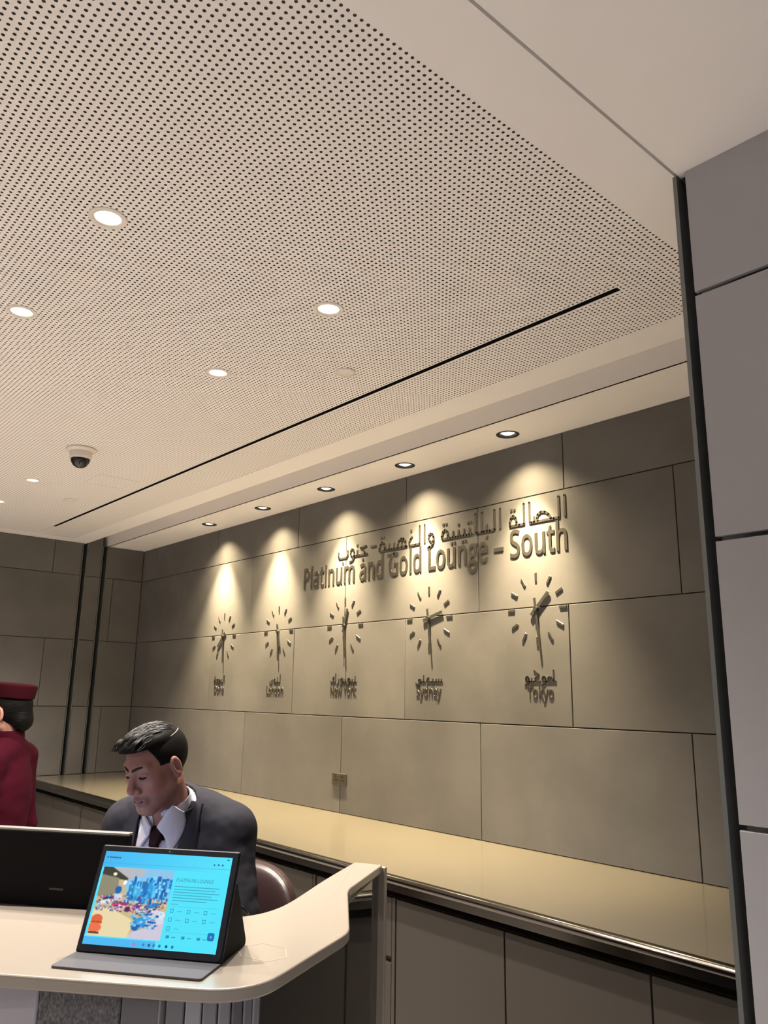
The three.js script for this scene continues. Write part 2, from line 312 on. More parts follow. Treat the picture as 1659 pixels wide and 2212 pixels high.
function arabic(parent, spec, xRight, xLeft, base, unit, stroke, depth) {
  // spec: letters with u1/u2/d1/d2 for dots, '|' ends a connected group
  const toks = spec.split(' '); const segs = []; let x = 0, joined = false, cur = [];
  const flush = () => { if (cur.length) segs.push(cur); cur = []; };
  for (const t of toks) {
    if (t === '|') { flush(); joined = false; x -= 0.1; continue; }
    const a = AR[t[0]], mod = t.slice(1);
    for (const s of a.s) cur.push({ line: s.map(([p, q]) => [x + p, q]) });
    if (a.b) cur.push({ line: [[x, 0], [x - a.w, 0]] });
    if (joined && a.j) cur.push({ line: [[x, 0], [x + a.j, 0]] });
    if (mod) {
      const up = mod[0] === 'u', n = +mod[1], y = up ? a.uy : (a.dy ?? -0.3);
      for (let i = 0; i < n; i++) cur.push({ dot: [x + a.dx + (n === 2 ? (i ? 0.1 : -0.1) : 0), y] });
    }
    x -= a.w; joined = !!a.l;
  }
  flush();
  const sx = (xRight - xLeft) / -x / unit, h = stroke / 2;
  for (const seg of segs) {
    const gs = [], dots = [], P = ([p, q]) => [p * unit * sx, q * unit];
    for (const e of seg) {
      if (e.dot) { const [px, py] = P(e.dot), r = stroke * 0.55, g = new THREE.BoxGeometry(2 * r * Math.min(1, sx), 2 * r, depth); g.translate(px, py, depth / 2); dots.push(g); continue; }
      const pts = e.line.map(P);
      for (let i = 0; i + 1 < pts.length; i++) {
        const [ax, ay] = pts[i], [bx, by] = pts[i + 1], len = Math.hypot(bx - ax, by - ay), g = new THREE.BoxGeometry(len + (i + 2 === pts.length || i === 0 ? h * 0.3 : 0), stroke, depth);
        g.rotateZ(Math.atan2(by - ay, bx - ax)); g.translate((ax + bx) / 2, (ay + by) / 2, depth / 2); gs.push(g);
        if (i) { const c = new THREE.CylinderGeometry(h, h, depth, 10); c.rotateX(Math.PI / 2); c.translate(ax, ay, depth / 2); gs.push(c); }
      }
      const [ex, ey] = pts[0]; const c = new THREE.CylinderGeometry(h, h, depth, 10); c.rotateX(Math.PI / 2); c.translate(ex, ey, depth / 2); gs.push(c);
    }
    const m = part('joined_letters', merge(gs), M.steel, parent); m.position.set(xRight, base, 0);
    for (const g of dots) part('letter_dot', g, M.steel, m);
  }
}
{
  const s = thing('lounge_sign', 'raised metal English lettering Platinum and Gold Lounge - South on the tiled wall', 'sign', [0, 0, ZB]);
  latin(s, 'Platinum and Gold Lounge – South', -4.580, -2.292, 2.352, 0.104, 0.0045, fontR, 0.0012, 0.0022);
  const a = thing('arabic_lounge_sign', 'raised metal Arabic lettering above the English lounge name', 'sign', [0, 0, ZB]);
  const st = 0.0125, dp = 0.0045;
  arabic(a, 'A | L S A | L Mu2', -2.296, -2.672, 2.522, 0.112, st, dp);
  arabic(a, 'A | L Td1 L A | Tu2 Td2 Tu1 Td2 Mu2', -2.722, -3.190, 2.522, 0.112, st, dp);
  arabic(a, 'W | A | L Du1 | H Td1 Td2 Mu2', -3.246, -3.752, 2.522, 0.112, st, dp);
  arabic(a, '-', -3.785, -3.846, 2.530, 0.112, st, dp);
  arabic(a, 'Jd1 Tu1 W | Bd1', -3.872, -4.182, 2.522, 0.112, st, dp);
}
const markG = slabGeo(0.0125, 0.046, 0.0045, 0.0015), CY = 2.066;
function handGeo(len, tail, w0, w1, t) {
  const s = new THREE.Shape(); s.moveTo(-w0 / 2, -tail); s.lineTo(w0 / 2, -tail); s.lineTo(w1 / 2, len); s.lineTo(-w1 / 2, len); s.closePath();
  return new THREE.ExtrudeGeometry(s, { depth: t, bevelEnabled: true, bevelThickness: 0.001, bevelSize: 0.001, bevelSegments: 1 });
}
const hourG = handGeo(0.115, 0.045, 0.019, 0.016, 0.003), minG = handGeo(0.205, 0.055, 0.012, 0.009, 0.003), secG = handGeo(0.27, 0.06, 0.005, 0.003, 0.002);
const hubG = new THREE.CylinderGeometry(0.012, 0.014, 0.018, 20); hubG.rotateX(Math.PI / 2);
[['Tokyo', -2.507, 13, 'tA', 't W | K Td2 W', 0.192, 0.165], ['Sydney', -3.294, 14, '', 's Td2 D | Tu1 Yd2', 0.222, 0.205], ['New York', -4.088, 12, '', 'Tu1 Td2 W | Td2 W | R | k', 0.272, 0.272], ['London', -4.870, 5, '', 'L Tu1 D | N' + 'u1', 0.145, 0.224], ['Doha', -5.660, 7, '', 'A | L D | W | J Mu2', 0.165, 0.160]].forEach(([city, x, hr, , ar, wa, we]) => {
  const c = thing('wall_clock', 'frameless wall clock of metal hour bars above the word ' + city, 'clock', [x, CY, ZB], 0, 'world clocks on the tiled wall');
  for (let k = 0; k < 12; k++) { const a = k * Math.PI / 6, m = part('hour_marker', markG, M.steel, c); m.position.set(0.164 * Math.sin(a), 0.164 * Math.cos(a), 0.0045); m.rotation.z = -a; }
  const hm = part('hour_hand', hourG, M.steelDark, c); hm.position.z = 0.005; hm.rotation.z = -((hr % 12) + 29 / 60) * Math.PI / 6;
  const mm = part('minute_hand', minG, M.steelDark, c); mm.position.z = 0.010; mm.rotation.z = -29 / 60 * Math.PI * 2;
  if (city === 'New York') { const sm = part('second_hand', secG, M.steelDark, c); sm.position.z = 0.015; sm.rotation.z = -29.2 / 60 * Math.PI * 2; }
  const hub = part('hub', hubG, M.steel, c); hub.position.z = 0.009;
  const s = thing('city_sign', 'small raised metal city name ' + city + ' in Arabic and English under its clock', 'sign', [0, 0, ZB], 0, 'city names under the clocks');
  const cx = { Tokyo: -2.497, Sydney: -3.297, 'New York': -4.090, London: -4.884, Doha: -5.683 }[city];
  arabic(s, ar, cx + wa / 2, cx - wa / 2, 1.700, 0.054, 0.0075, 0.0028);
  latin(s, city, cx - we / 2, cx + we / 2, 1.616, 0.043, 0.0028, fontR, 0.0008, 0.0008);
});

// power socket
{
  const s = thing('power_socket', 'square brushed metal double wall socket above the back counter', 'socket', [-4.098, 1.097, ZB]);
  const pl = part('face_plate', slabGeo(0.142, 0.072, 0.008, 0.002), M.steel, s); pl.position.z = 0.008;
  for (const dx of [-0.036, 0.036]) {
    const holes = []; for (const [hx, hy, w, h] of [[0, 0.016, 0.006, 0.012], [-0.011, -0.006, 0.011, 0.006], [0.011, -0.006, 0.011, 0.006]]) { const g = new THREE.BoxGeometry(w, h, 0.002); g.translate(hx, hy, 0); holes.push(g); }
    const m = part('socket_holes', merge(holes), M.black, s); m.position.set(dx, 0, 0.0085);
  }
  for (const dx of [-0.012, 0.012]) { const m = part('rocker_switch', new RoundedBoxGeometry(0.009, 0.018, 0.006, 2, 0.002), M.steel, s); m.position.set(dx, 0.018, 0.010); }
}

// ---------------------------------------------------------------- back counter with cupboards
{
  const top = thing('back_counter', 'glossy beige counter top with rounded metal nosing along the tiled wall', 'counter', [0, 0, 0]);
  const yT = 0.895, zf = -2.36;
  part('counter_slab', box(XL, XC, yT - 0.03, yT, ZB, zf), M.counter, top);
  const prof = new THREE.Shape();                    // z-y profile of the nosing
  prof.moveTo(0, 0); prof.lineTo(0.010, -0.001); prof.quadraticCurveTo(0.022, -0.003, 0.027, -0.013); prof.quadraticCurveTo(0.030, -0.022, 0.025, -0.029); prof.lineTo(0.021, -0.031); prof.lineTo(0.023, -0.058); prof.lineTo(0, -0.060); prof.closePath();
  const g = new THREE.ExtrudeGeometry(prof, { depth: XC - XL, bevelEnabled: false, curveSegments: 10 });
  g.rotateY(-Math.PI / 2); g.translate(XC, yT, zf);
  part('metal_nosing', g, M.edge, top);
  part('back_rail', box(XL + 0.006, XC, 0.7985, 0.865, ZB, zf - 0.50), M.door, top);
  // cupboards below: one thing per unit
  const cuts = []; for (let x = -1.448; x > XL + 0.1; x -= 0.581) cuts.push(x); const xs = [XC, ...cuts, XL + 0.008];
  const ords = ['first', 'second', 'third', 'fourth', 'fifth', 'sixth', 'seventh', 'eighth', 'ninth', 'tenth', 'eleventh', 'twelfth'];
  for (let i = 0; i + 1 < xs.length; i++) {
    const a = xs[i + 1], b = xs[i], w = b - a; if (w < 0.05) continue;
    const c = thing('base_cupboard', ords[i] + ' dark taupe cupboard under the back counter, counted from the grey panelled wall', 'cupboard', [(a + b) / 2, 0, 0], 0, 'cupboards under the back counter');
    part('carcass', box(-w / 2, w / 2, 0.08, 0.797, ZB + 0.0, zf - 0.045), M.door, c);
    part('plinth', box(-w / 2, w / 2, 0, 0.08, ZB + 0.0, zf - 0.08), M.door, c);
    if (i === 3 || i === 8) {               // drawer unit between two gables
      for (const e of [-w / 2 + 0.002, w / 2 - 0.022]) part('gable', box(e, e + 0.018, 0.09, 0.797, zf - 0.045, zf - 0.024), M.door, c);
      const d1 = part('drawer', slabGeo(w - 0.056, 0.225, 0.018, 0.0015), M.door, c); d1.position.set(0, 0.6825, zf - 0.026);
      const d2 = part('drawer', slabGeo(w - 0.056, 0.450, 0.018, 0.0015), M.door, c); d2.position.set(0, 0.3200, zf - 0.026);
    } else { const d = part('door', slabGeo(w - 0.006, 0.703, 0.018, 0.0015), M.door, c); d.position.set(0, 0.4435, zf - 0.025); }
  }
}

// ---------------------------------------------------------------- reception desk
const HD = 1.15, ST = 0.022;
const UX = 0.7927, UZ = -0.6096;                            // along the desk front, to the right
const NX = 0.6096, NZ = 0.7927;                             // out of the desk, towards the visitor
const deskTurn = Math.atan2(NX, NZ);
{
  const t = thing('reception_desk', 'white curved reception desk with dark glossy end panel', 'desk', [0, 0, 0]);
  const out = [[-2.60, 0.411], [-1.529, -0.489], [-1.334, -0.650], [-1.256, -0.717], [-1.232, -0.744], [-1.218, -0.776], [-1.215, -0.812], [-1.226, -0.850], [-1.273, -0.945], [-1.318, -1.040], [-1.342, -1.090], [-1.364, -1.118], [-1.397, -1.144], [-1.42, -1.162], [-1.585, -1.292], [-1.607, -1.309], [-1.637, -1.338], [-1.662, -1.378], [-1.675, -1.398], [-1.788, -1.574], [-1.797, -1.588], [-1.805, -1.584], [-1.866, -1.553], [-1.874, -1.549], [-1.866, -1.535], [-1.751, -1.345], [-1.673, -1.229], [-1.618, -1.145], [-1.590, -1.090], [-1.576, -1.030], [-1.590, -0.975], [-1.640, -0.930], [-1.779, -0.813], [-1.993, -0.620], [-3.06, 0.350]];
  let ol = out; for (let k = 0; k < 2; k++) ol = ol.flatMap(([x, z], i) => { const [u, w] = ol[(i + 1) % ol.length]; return [[0.75 * x + 0.25 * u, 0.75 * z + 0.25 * w], [0.25 * x + 0.75 * u, 0.25 * z + 0.75 * w]]; });
  const s = new THREE.Shape(); ol.forEach(([x, z], i) => i ? s.lineTo(x, -z) : s.moveTo(x, -z)); s.closePath();
  const g = new THREE.ExtrudeGeometry(s, { depth: ST - 0.008, bevelEnabled: true, bevelThickness: 0.004, bevelSize: 0.004, bevelOffset: -0.004, bevelSegments: 3 });
  g.rotateX(-Math.PI / 2); g.translate(0, HD - ST + 0.004, 0);
  part('counter_top', g, M.white, t);
  // faint hexagonal outline left on the top beside the tablet
  { const hx = new THREE.Shape(), hole = new THREE.Path(), c = [-1.352, -0.905];
    const P = [[-0.050, -0.030], [-0.005, -0.052], [0.052, -0.030], [0.056, 0.012], [0.010, 0.040], [-0.046, 0.024]];
    P.forEach(([x, y], i) => i ? hx.lineTo(x, y) : hx.moveTo(x, y)); hx.closePath();
    P.forEach(([x, y], i) => i ? hole.lineTo(x * 0.94, y * 0.94) : hole.moveTo(x * 0.94, y * 0.94)); hole.closePath(); hx.holes.push(hole);
    const hg = new THREE.ExtrudeGeometry(hx, { depth: 0.0003, bevelEnabled: false }); hg.rotateX(-Math.PI / 2); hg.translate(c[0], HD, c[1]);
    part('sticker_residue', hg, mat(lin(0.29, 0.25, 0.21), 0.6), t); }
  // leg: the slab folded down at the end
  const wall = (a, b, y0, y1, th, m, name) => { const L = Math.hypot(b[0] - a[0], b[1] - a[1]), q = new RoundedBoxGeometry(L, y1 - y0, th, 2, Math.min(0.004, th * 0.4)); const o = part(name, q, m, t); o.position.set((a[0] + b[0]) / 2, (y0 + y1) / 2, (a[1] + b[1]) / 2); o.rotation.y = Math.atan2(-(b[1] - a[1]), b[0] - a[0]); return o; };
  wall([-1.791, -1.598], [-1.872, -1.557], 0, HD - 0.006, 0.016, M.white, 'end_leg');
  wall([-1.262, -0.835], [-1.806, -1.576], 0.03, HD - ST, 0.010, M.mirror, 'end_panel');
  // front skirt, set back under the top
  const fr = (k, inset = 0.03) => [-1.529 + UX * k - NX * inset, -0.489 + UZ * k - NZ * inset];
  const carpetReflection = noiseTex(256, (u, v) => { const n = 0.5 + 1.1 * tn(u, v, 60, 2.2) + 0.5 * tn(u, v, 24, 6.1); const g2 = 0.20 + 0.22 * Math.max(0, n); return [g2, g2, g2 * 1.06]; }); carpetReflection.repeat.set(0.9, 3);  // speckle paints the floor carpet mirrored in the polished front
  wall(fr(-1.3), fr(0.063), 0.03, HD - ST, 0.02, mat(lin(0.33, 0.32, 0.38), 0.25), 'front_panel');
  wall(fr(0.064), fr(0.215), 0.03, HD - ST, 0.02, mat(0xffffff, 0.5, { map: carpetReflection }), 'front_panel');
  wall(fr(0.216), fr(0.285), 0.03, HD - ST, 0.02, mat(lin(0.10, 0.10, 0.115), 0.35), 'front_panel');
  wall(fr(0.286), fr(0.291, 0.027), 0.03, HD - ST, 0.02, M.trimGrey, 'trim_strip');
  // rounded metal corner; the facet tones paint reflection streaks of a curved sheet
  const arc = []; for (let i = 0; i <= 7; i++) { const a = i / 7; const p0 = fr(0.292), p1 = [-1.236, -0.775], p2 = [-1.262, -0.835]; arc.push([(1 - a) * (1 - a) * p0[0] + 2 * a * (1 - a) * p1[0] + a * a * p2[0], (1 - a) * (1 - a) * p0[1] + 2 * a * (1 - a) * p1[1] + a * a * p2[1]]); }
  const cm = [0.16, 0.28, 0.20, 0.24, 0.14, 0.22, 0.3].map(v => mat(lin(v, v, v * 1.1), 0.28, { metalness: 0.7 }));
  for (let i = 0; i < 7; i++) wall(arc[i], arc[i + 1], 0.03, HD - ST, 0.012, cm[i], 'corner_reflection_strip');
  // lower work surface behind the counter
  const ws = new THREE.Shape();[[-1.70, -0.86], [-2.86, 0.17], [-3.10, -0.10], [-2.02, -0.99], [-1.90, -1.06], [-1.74, -1.16], [-1.60, -1.09]].forEach(([x, z], i) => i ? ws.lineTo(x, -z) : ws.moveTo(x, -z)); ws.closePath();
  const wg = new THREE.ExtrudeGeometry(ws, { depth: 0.03, bevelEnabled: false }); wg.rotateX(-Math.PI / 2); wg.translate(0, 0.77, 0); part('work_surface', wg, M.white, t);
}

// tablet in a folding cover
{
  const px = -1.4435, pz = -0.7135;
  const t = thing('tablet', 'tablet in a dark folding cover showing a cyan lounge page', 'tablet', [px, HD, pz], deskTurn);
  const W = 0.285, Ht = 0.186, lean = 21.5 * Math.PI / 180;
  const tilt = new THREE.Group(); tilt.name = 'leaning_tablet'; tilt.rotation.x = -lean; tilt.position.set(0, 0.004, 0.004); t.add(tilt);
  const body = new RoundedBoxGeometry(W, Ht, 0.010, 4, 0.0045); body.translate(0, Ht / 2, -0.005);
  part('case', body, new THREE.MeshPhysicalMaterial({ color: lin(0.006, 0.007, 0.012), roughness: 0.45, specularIntensity: 0.5 }), tilt);
  const bz = new THREE.Shape(); const a = W / 2 - 0.003, b0 = 0.003, b1 = Ht - 0.003, r = 0.009;
  bz.moveTo(-a + r, b0); bz.lineTo(a - r, b0); bz.quadraticCurveTo(a, b0, a, b0 + r); bz.lineTo(a, b1 - r); bz.quadraticCurveTo(a, b1, a - r, b1); bz.lineTo(-a + r, b1); bz.quadraticCurveTo(-a, b1, -a, b1 - r); bz.lineTo(-a, b0 + r); bz.quadraticCurveTo(-a, b0, -a + r, b0);
  const gl = part('bezel', new THREE.ExtrudeGeometry(bz, { depth: 0.0006, bevelEnabled: false }), mat(lin(0.006, 0.010, 0.022), 0.12), tilt);
  const cv = document.createElement('canvas'); cv.width = 1024; cv.height = 640; const c = cv.getContext('2d');
  c.fillStyle = '#4fe3fb'; c.fillRect(0, 0, 1024, 640);
  let gr = c.createLinearGradient(0, 0, 900, 300); gr.addColorStop(0, '#3fb4f4'); gr.addColorStop(1, '#52e4fc'); c.fillStyle = gr; c.fillRect(0, 0, 1024, 110);
  c.fillStyle = '#4cb8f4'; c.fillRect(0, 590, 560, 50);
  c.fillStyle = '#1c4f78'; c.fillRect(20, 38, 10, 10); for (let k = 0; k < 8; k++) c.fillRect(42 + k * 12, 38, 9, 11);
  c.fillRect(886, 52, 12, 10); c.fillRect(918, 50, 14, 10); c.fillRect(950, 50, 12, 12); c.fillRect(985, 14, 18, 6);
  c.strokeStyle = '#3a9ecb'; c.lineWidth = 2; c.beginPath(); c.moveTo(0, 84); c.lineTo(1024, 84); c.stroke();
  // the picture of a lounge on the page, painted small and enlarged so that it stays soft
  const big = c, cs = document.createElement('canvas'); cs.width = 110; cs.height = 90;
  { const c = cs.getContext('2d'); c.scale(110 / 572, 90 / 470); c.translate(-18, -112);
  c.fillStyle = '#c9b98e'; c.fillRect(18, 112, 572, 470);
  c.fillStyle = '#8cc4ea'; c.beginPath(); c.moveTo(60, 112); c.lineTo(590, 112); c.lineTo(590, 330); c.lineTo(250, 300); c.lineTo(210, 190); c.fill();
  c.fillStyle = '#b9b9c0'; c.beginPath(); c.moveTo(90, 112); c.lineTo(380, 112); c.lineTo(300, 200); c.lineTo(230, 190); c.fill();
  c.fillStyle = '#3a3a34'; c.beginPath(); c.moveTo(18, 112); c.lineTo(90, 112); c.lineTo(235, 185); c.lineTo(232, 200); c.lineTo(18, 180); c.fill();
  c.fillStyle = '#8f8a72'; c.beginPath(); c.moveTo(18, 165); c.lineTo(160, 185); c.lineTo(180, 300); c.lineTo(18, 320); c.fill();
  c.fillStyle = '#fff2c0'; c.beginPath(); c.ellipse(122, 160, 16, 12, 0, 0, 7); c.fill(); c.fillStyle = '#fff'; c.beginPath(); c.ellipse(218, 215, 12, 18, 0.5, 0, 7); c.fill();
  for (let k = 0; k < 6; k++) { c.fillStyle = ['#1f86c8', '#37b2e8', '#1a6fb4', '#2aa0dc', '#58c9f0', '#1769b0'][k]; c.fillRect(258 + k * 50, 200 - (k > 2 ? 25 : 0), 44, 140); }
  c.fillStyle = '#1260b4'; c.fillRect(470, 160, 30, 160); c.beginPath(); c.arc(178, 268, 26, 0, 7); c.fill(); c.fillStyle = '#cdd6e8'; c.fillRect(150, 296, 70, 40);
  const blobs = [['#d83a6a', 190, 365, 40, 16], ['#b52c66', 255, 360, 34, 14], ['#f0b4c8', 225, 385, 44, 12], ['#5a2050', 285, 395, 22, 18], ['#c84aa8', 345, 380, 28, 18], ['#2a3a66', 110, 330, 40, 14], ['#e8e2ea', 100, 352, 60, 14], ['#3860b8', 400, 330, 34, 22], ['#1d7fd0', 470, 360, 60, 16], ['#6a2c7a', 365, 365, 20, 18], ['#2f9be0', 420, 470, 70, 34], ['#165fa8', 380, 505, 34, 26], ['#1c4f94', 470, 420, 26, 30], ['#d8d4e4', 520, 470, 70, 90], ['#d8e4f4', 560, 420, 30, 26], ['#334', 530, 520, 6, 12]];
  for (const [q, x, y, rx, ry] of blobs) { c.fillStyle = q; c.beginPath(); c.ellipse(x, y, rx, ry, -0.2, 0, 7); c.fill(); }
  c.fillStyle = '#e9d9ac'; c.beginPath(); c.moveTo(18, 400); c.lineTo(160, 395); c.lineTo(360, 470); c.lineTo(330, 582); c.lineTo(18, 582); c.fill();
  c.fillStyle = '#cfc8dc'; c.beginPath(); c.moveTo(360, 540); c.lineTo(590, 470); c.lineTo(590, 582); c.lineTo(320, 582); c.fill();
  c.fillStyle = '#e0643c'; c.beginPath(); c.ellipse(66, 470, 44, 30, 0, 0, 7); c.fill(); c.fillStyle = '#c2462c'; c.fillRect(22, 486, 90, 14); c.fillStyle = '#ee7248'; c.beginPath(); c.ellipse(62, 528, 54, 32, 0, 0, 7); c.fill(); c.fillStyle = '#5a2a22'; c.fillRect(22, 556, 84, 12);
  for (let k = 0; k < 260; k++) { const x = 30 + 540 * rnd(), y = 300 + 110 * rnd(); c.fillStyle = ['#e8e6f0', '#c23a78', '#7a3a90', '#2d5fb8', '#f4d8e0', '#28406e', '#58b8f0', '#4a2846'][Math.floor(rnd() * 8)]; c.fillRect(x, y, 5 + 14 * rnd(), 4 + 7 * rnd()); }
  for (let k = 0; k < 90; k++) { const x = 250 + 330 * rnd(), y = 160 + 170 * rnd(); c.fillStyle = ['#2b9ee6', '#7fdcff', '#1878c8', '#46c4f6', '#0f5cae'][Math.floor(rnd() * 5)]; c.fillRect(x, y, 6 + 16 * rnd(), 10 + 30 * rnd()); }
  for (let k = 0; k < 50; k++) { const x = 330 + 200 * rnd(), y = 400 + 110 * rnd(); c.fillStyle = ['#3aa8ee', '#1d7ccc', '#8fd0f4', '#1f5a9e'][Math.floor(rnd() * 4)]; c.fillRect(x, y, 10 + 22 * rnd(), 6 + 12 * rnd()); }
  }
  big.imageSmoothingEnabled = true; big.drawImage(cs, 18, 112, 572, 470);
  c.fillStyle = '#2f8ea8'; c.font = '33px sans-serif'; c.fillText('PLATINUM LOUNGE', 616, 186);
  c.fillStyle = '#3fa8c4'; for (let k = 0; k < 6; k++) c.fillRect(616, 216 + k * 19, [350, 320, 360, 300, 352, 270][k], 6);
  c.fillRect(616, 336, 56, 5); c.fillStyle = '#44bcd8'; c.fillRect(616, 352, 360, 2); c.fillRect(616, 520, 330, 2);
  for (let k = 0; k < 7; k++) { const x = 622 + (k % 3) * 130, y = 372 + Math.floor(k / 3) * 58; c.strokeStyle = '#2b93ae'; c.lineWidth = 4; c.strokeRect(x, y, 22, 22); c.fillStyle = '#46b6d2'; c.fillRect(x + 52, y + 10, 40, 5); }
  c.fillStyle = '#2b93ae'; for (let k = 0; k < 3; k++) { c.fillRect(628 + k * 118, 544, 26, 18); c.fillRect(672 + k * 118, 552, 30, 5); }
  c.fillStyle = '#1272b8'; c.beginPath(); c.roundRect(940, 508, 52, 52, 14); c.fill(); c.fillStyle = '#46c8f8'; c.fillRect(960, 528, 12, 12);
  for (const [x, q] of [[400, '#d86a9a'], [472, '#1b8fb0'], [516, '#135a78'], [552, '#1b7fc8'], [596, '#1c7ab0'], [648, '#104a90'], [694, '#1878a8']]) { c.fillStyle = q; c.beginPath(); c.arc(x, 616, 10, 0, 7); c.fill(); }
  const tex = new THREE.CanvasTexture(cv); tex.colorSpace = THREE.SRGBColorSpace;
  const sm = new THREE.MeshStandardMaterial({ color: 0x000000, roughness: 0.15, emissive: 0xffffff, emissiveMap: tex, emissiveIntensity: 1.0 });
  const scr = part('screen', new THREE.PlaneGeometry(W - 0.024, Ht - 0.026), sm, tilt); scr.position.set(-0.001, Ht / 2 + 0.001, 0.0012);
  const lensg = new THREE.CylinderGeometry(0.0016, 0.0016, 0.0006, 12); lensg.rotateX(Math.PI / 2); lensg.translate(0, Ht - 0.007, 0.0009); part('front_lens', lensg, mat(lin(0.2, 0.25, 0.35), 0.1), tilt);
  const al = new THREE.RectAreaLight(lin(0.35, 0.78, 1), 0.9, W - 0.03, Ht - 0.03); al.position.set(0, Ht / 2, 0.004); al.lookAt(0, Ht / 2, 1); al.name = 'screen_light'; al.rotation.set(0, Math.PI, 0); tilt.add(al);
  // cover flap lying in front, and the prop behind
  const fl = new THREE.Shape(); fl.moveTo(-W / 2 + 0.002, 0); fl.lineTo(W / 2 - 0.002, 0); fl.lineTo(W / 2 - 0.004, -0.071); fl.quadraticCurveTo(W / 2 - 0.004, -0.077, W / 2 - 0.012, -0.077); fl.lineTo(-W / 2 + 0.010, -0.077); fl.quadraticCurveTo(-W / 2 + 0.002, -0.077, -W / 2 + 0.002, -0.071); fl.closePath();
  const fg = new THREE.ExtrudeGeometry(fl, { depth: 0.003, bevelEnabled: true, bevelThickness: 0.0006, bevelSize: 0.0006, bevelSegments: 1 }); fg.rotateX(-Math.PI / 2); fg.translate(0, 0.0006, 0.003);
  part('cover_flap', fg, mat(lin(0.075, 0.075, 0.085), 0.8), t);
  const topY = 0.12, topZ = -0.055, footZ = -0.118;
  const pr = new THREE.Shape(); pr.moveTo(0, 0); pr.lineTo(footZ + 0.004, 0); pr.quadraticCurveTo(footZ, 0, footZ, 0.010); pr.lineTo(topZ - 0.004, topY); pr.lineTo(topZ + 0.004, topY); pr.closePath();
  const pg = new THREE.ExtrudeGeometry(pr, { depth: W - 0.006, bevelEnabled: false }); pg.rotateY(-Math.PI / 2); pg.translate((W - 0.006) / 2, 0.0008, -0.006);
  part('prop_fold', pg, M.matte, t);
}

// monitor seen from behind
{
  const t = thing('monitor', 'black computer monitor seen from behind, beside the tablet', 'monitor', [-1.985, 0.80, -0.668], deskTurn);
  const W = 0.50;
  const cx = 0; const g = new RoundedBoxGeometry(W, 0.31, 0.022, 3, 0.004); g.translate(cx, 0.35, 0); part('back_shell', g, M.matte, t);
  const tp = new RoundedBoxGeometry(W, 0.006, 0.020, 2, 0.002); tp.translate(cx, 0.5065, -0.001); part('top_edge', tp, mat(lin(0.34, 0.33, 0.32), 0.35, { metalness: 0.6 }), t);
  const hump = new RoundedBoxGeometry(0.26, 0.15, 0.02, 3, 0.008); hump.translate(cx, 0.275, 0.018); part('electronics_bulge', hump, M.matte, t);
  const lg = new THREE.BoxGeometry(0.035, 0.004, 0.0006); lg.translate(0.085, 0.385, 0.0112); part('back_badge', lg, mat(lin(0.03, 0.03, 0.03), 0.4), t);
  part('stand_neck', box(cx - 0.03, cx + 0.03, 0.0, 0.30, 0.008, 0.02), M.black, t);
  part('stand_foot', new RoundedBoxGeometry(0.22, 0.012, 0.16, 2, 0.005).translate(cx, 0.006, -0.02), M.black, t);
  const sc = new THREE.PlaneGeometry(W - 0.02, 0.28); sc.rotateY(Math.PI); sc.translate(cx, 0.35, -0.0115);
  part('screen', sc, new THREE.MeshStandardMaterial({ color: 0x000000, emissive: lin(0.55, 0.68, 1), emissiveIntensity: 0.8 }), t);
  const al = new THREE.RectAreaLight(lin(0.62, 0.72, 1), 1.6, W - 0.02, 0.28); al.position.set(cx, 0.35, -0.014); al.name = 'screen_light'; t.add(al);
}

// ---------------------------------------------------------------- figures: distance fields meshed with surface nets
const sm = (a, b, k) => { const h = Math.max(k - Math.abs(a - b), 0) / k; return Math.min(a, b) - h * h * k * 0.25; };
const smx = (a, b, k) => -sm(-a, -b, k);
const sph = (x, y, z, c, r) => Math.hypot(x - c[0], y - c[1], z - c[2]) - r;
const ell = (x, y, z, c, r) => { const a = (x - c[0]) / r[0], b = (y - c[1]) / r[1], d = (z - c[2]) / r[2], k0 = Math.hypot(a, b, d), k1 = Math.hypot(a / r[0], b / r[1], d / r[2]); return k1 < 1e-9 ? -Math.min(...r) : k0 * (k0 - 1) / k1; };
const cap = (x, y, z, a, b, ra, rb = ra) => { const bx = b[0] - a[0], by = b[1] - a[1], bz = b[2] - a[2], px = x - a[0], py = y - a[1], pz = z - a[2]; let h = (px * bx + py * by + pz * bz) / (bx * bx + by * by + bz * bz); h = h < 0 ? 0 : h > 1 ? 1 : h; return Math.hypot(px - bx * h, py - by * h, pz - bz * h) - (ra + (rb - ra) * h); };
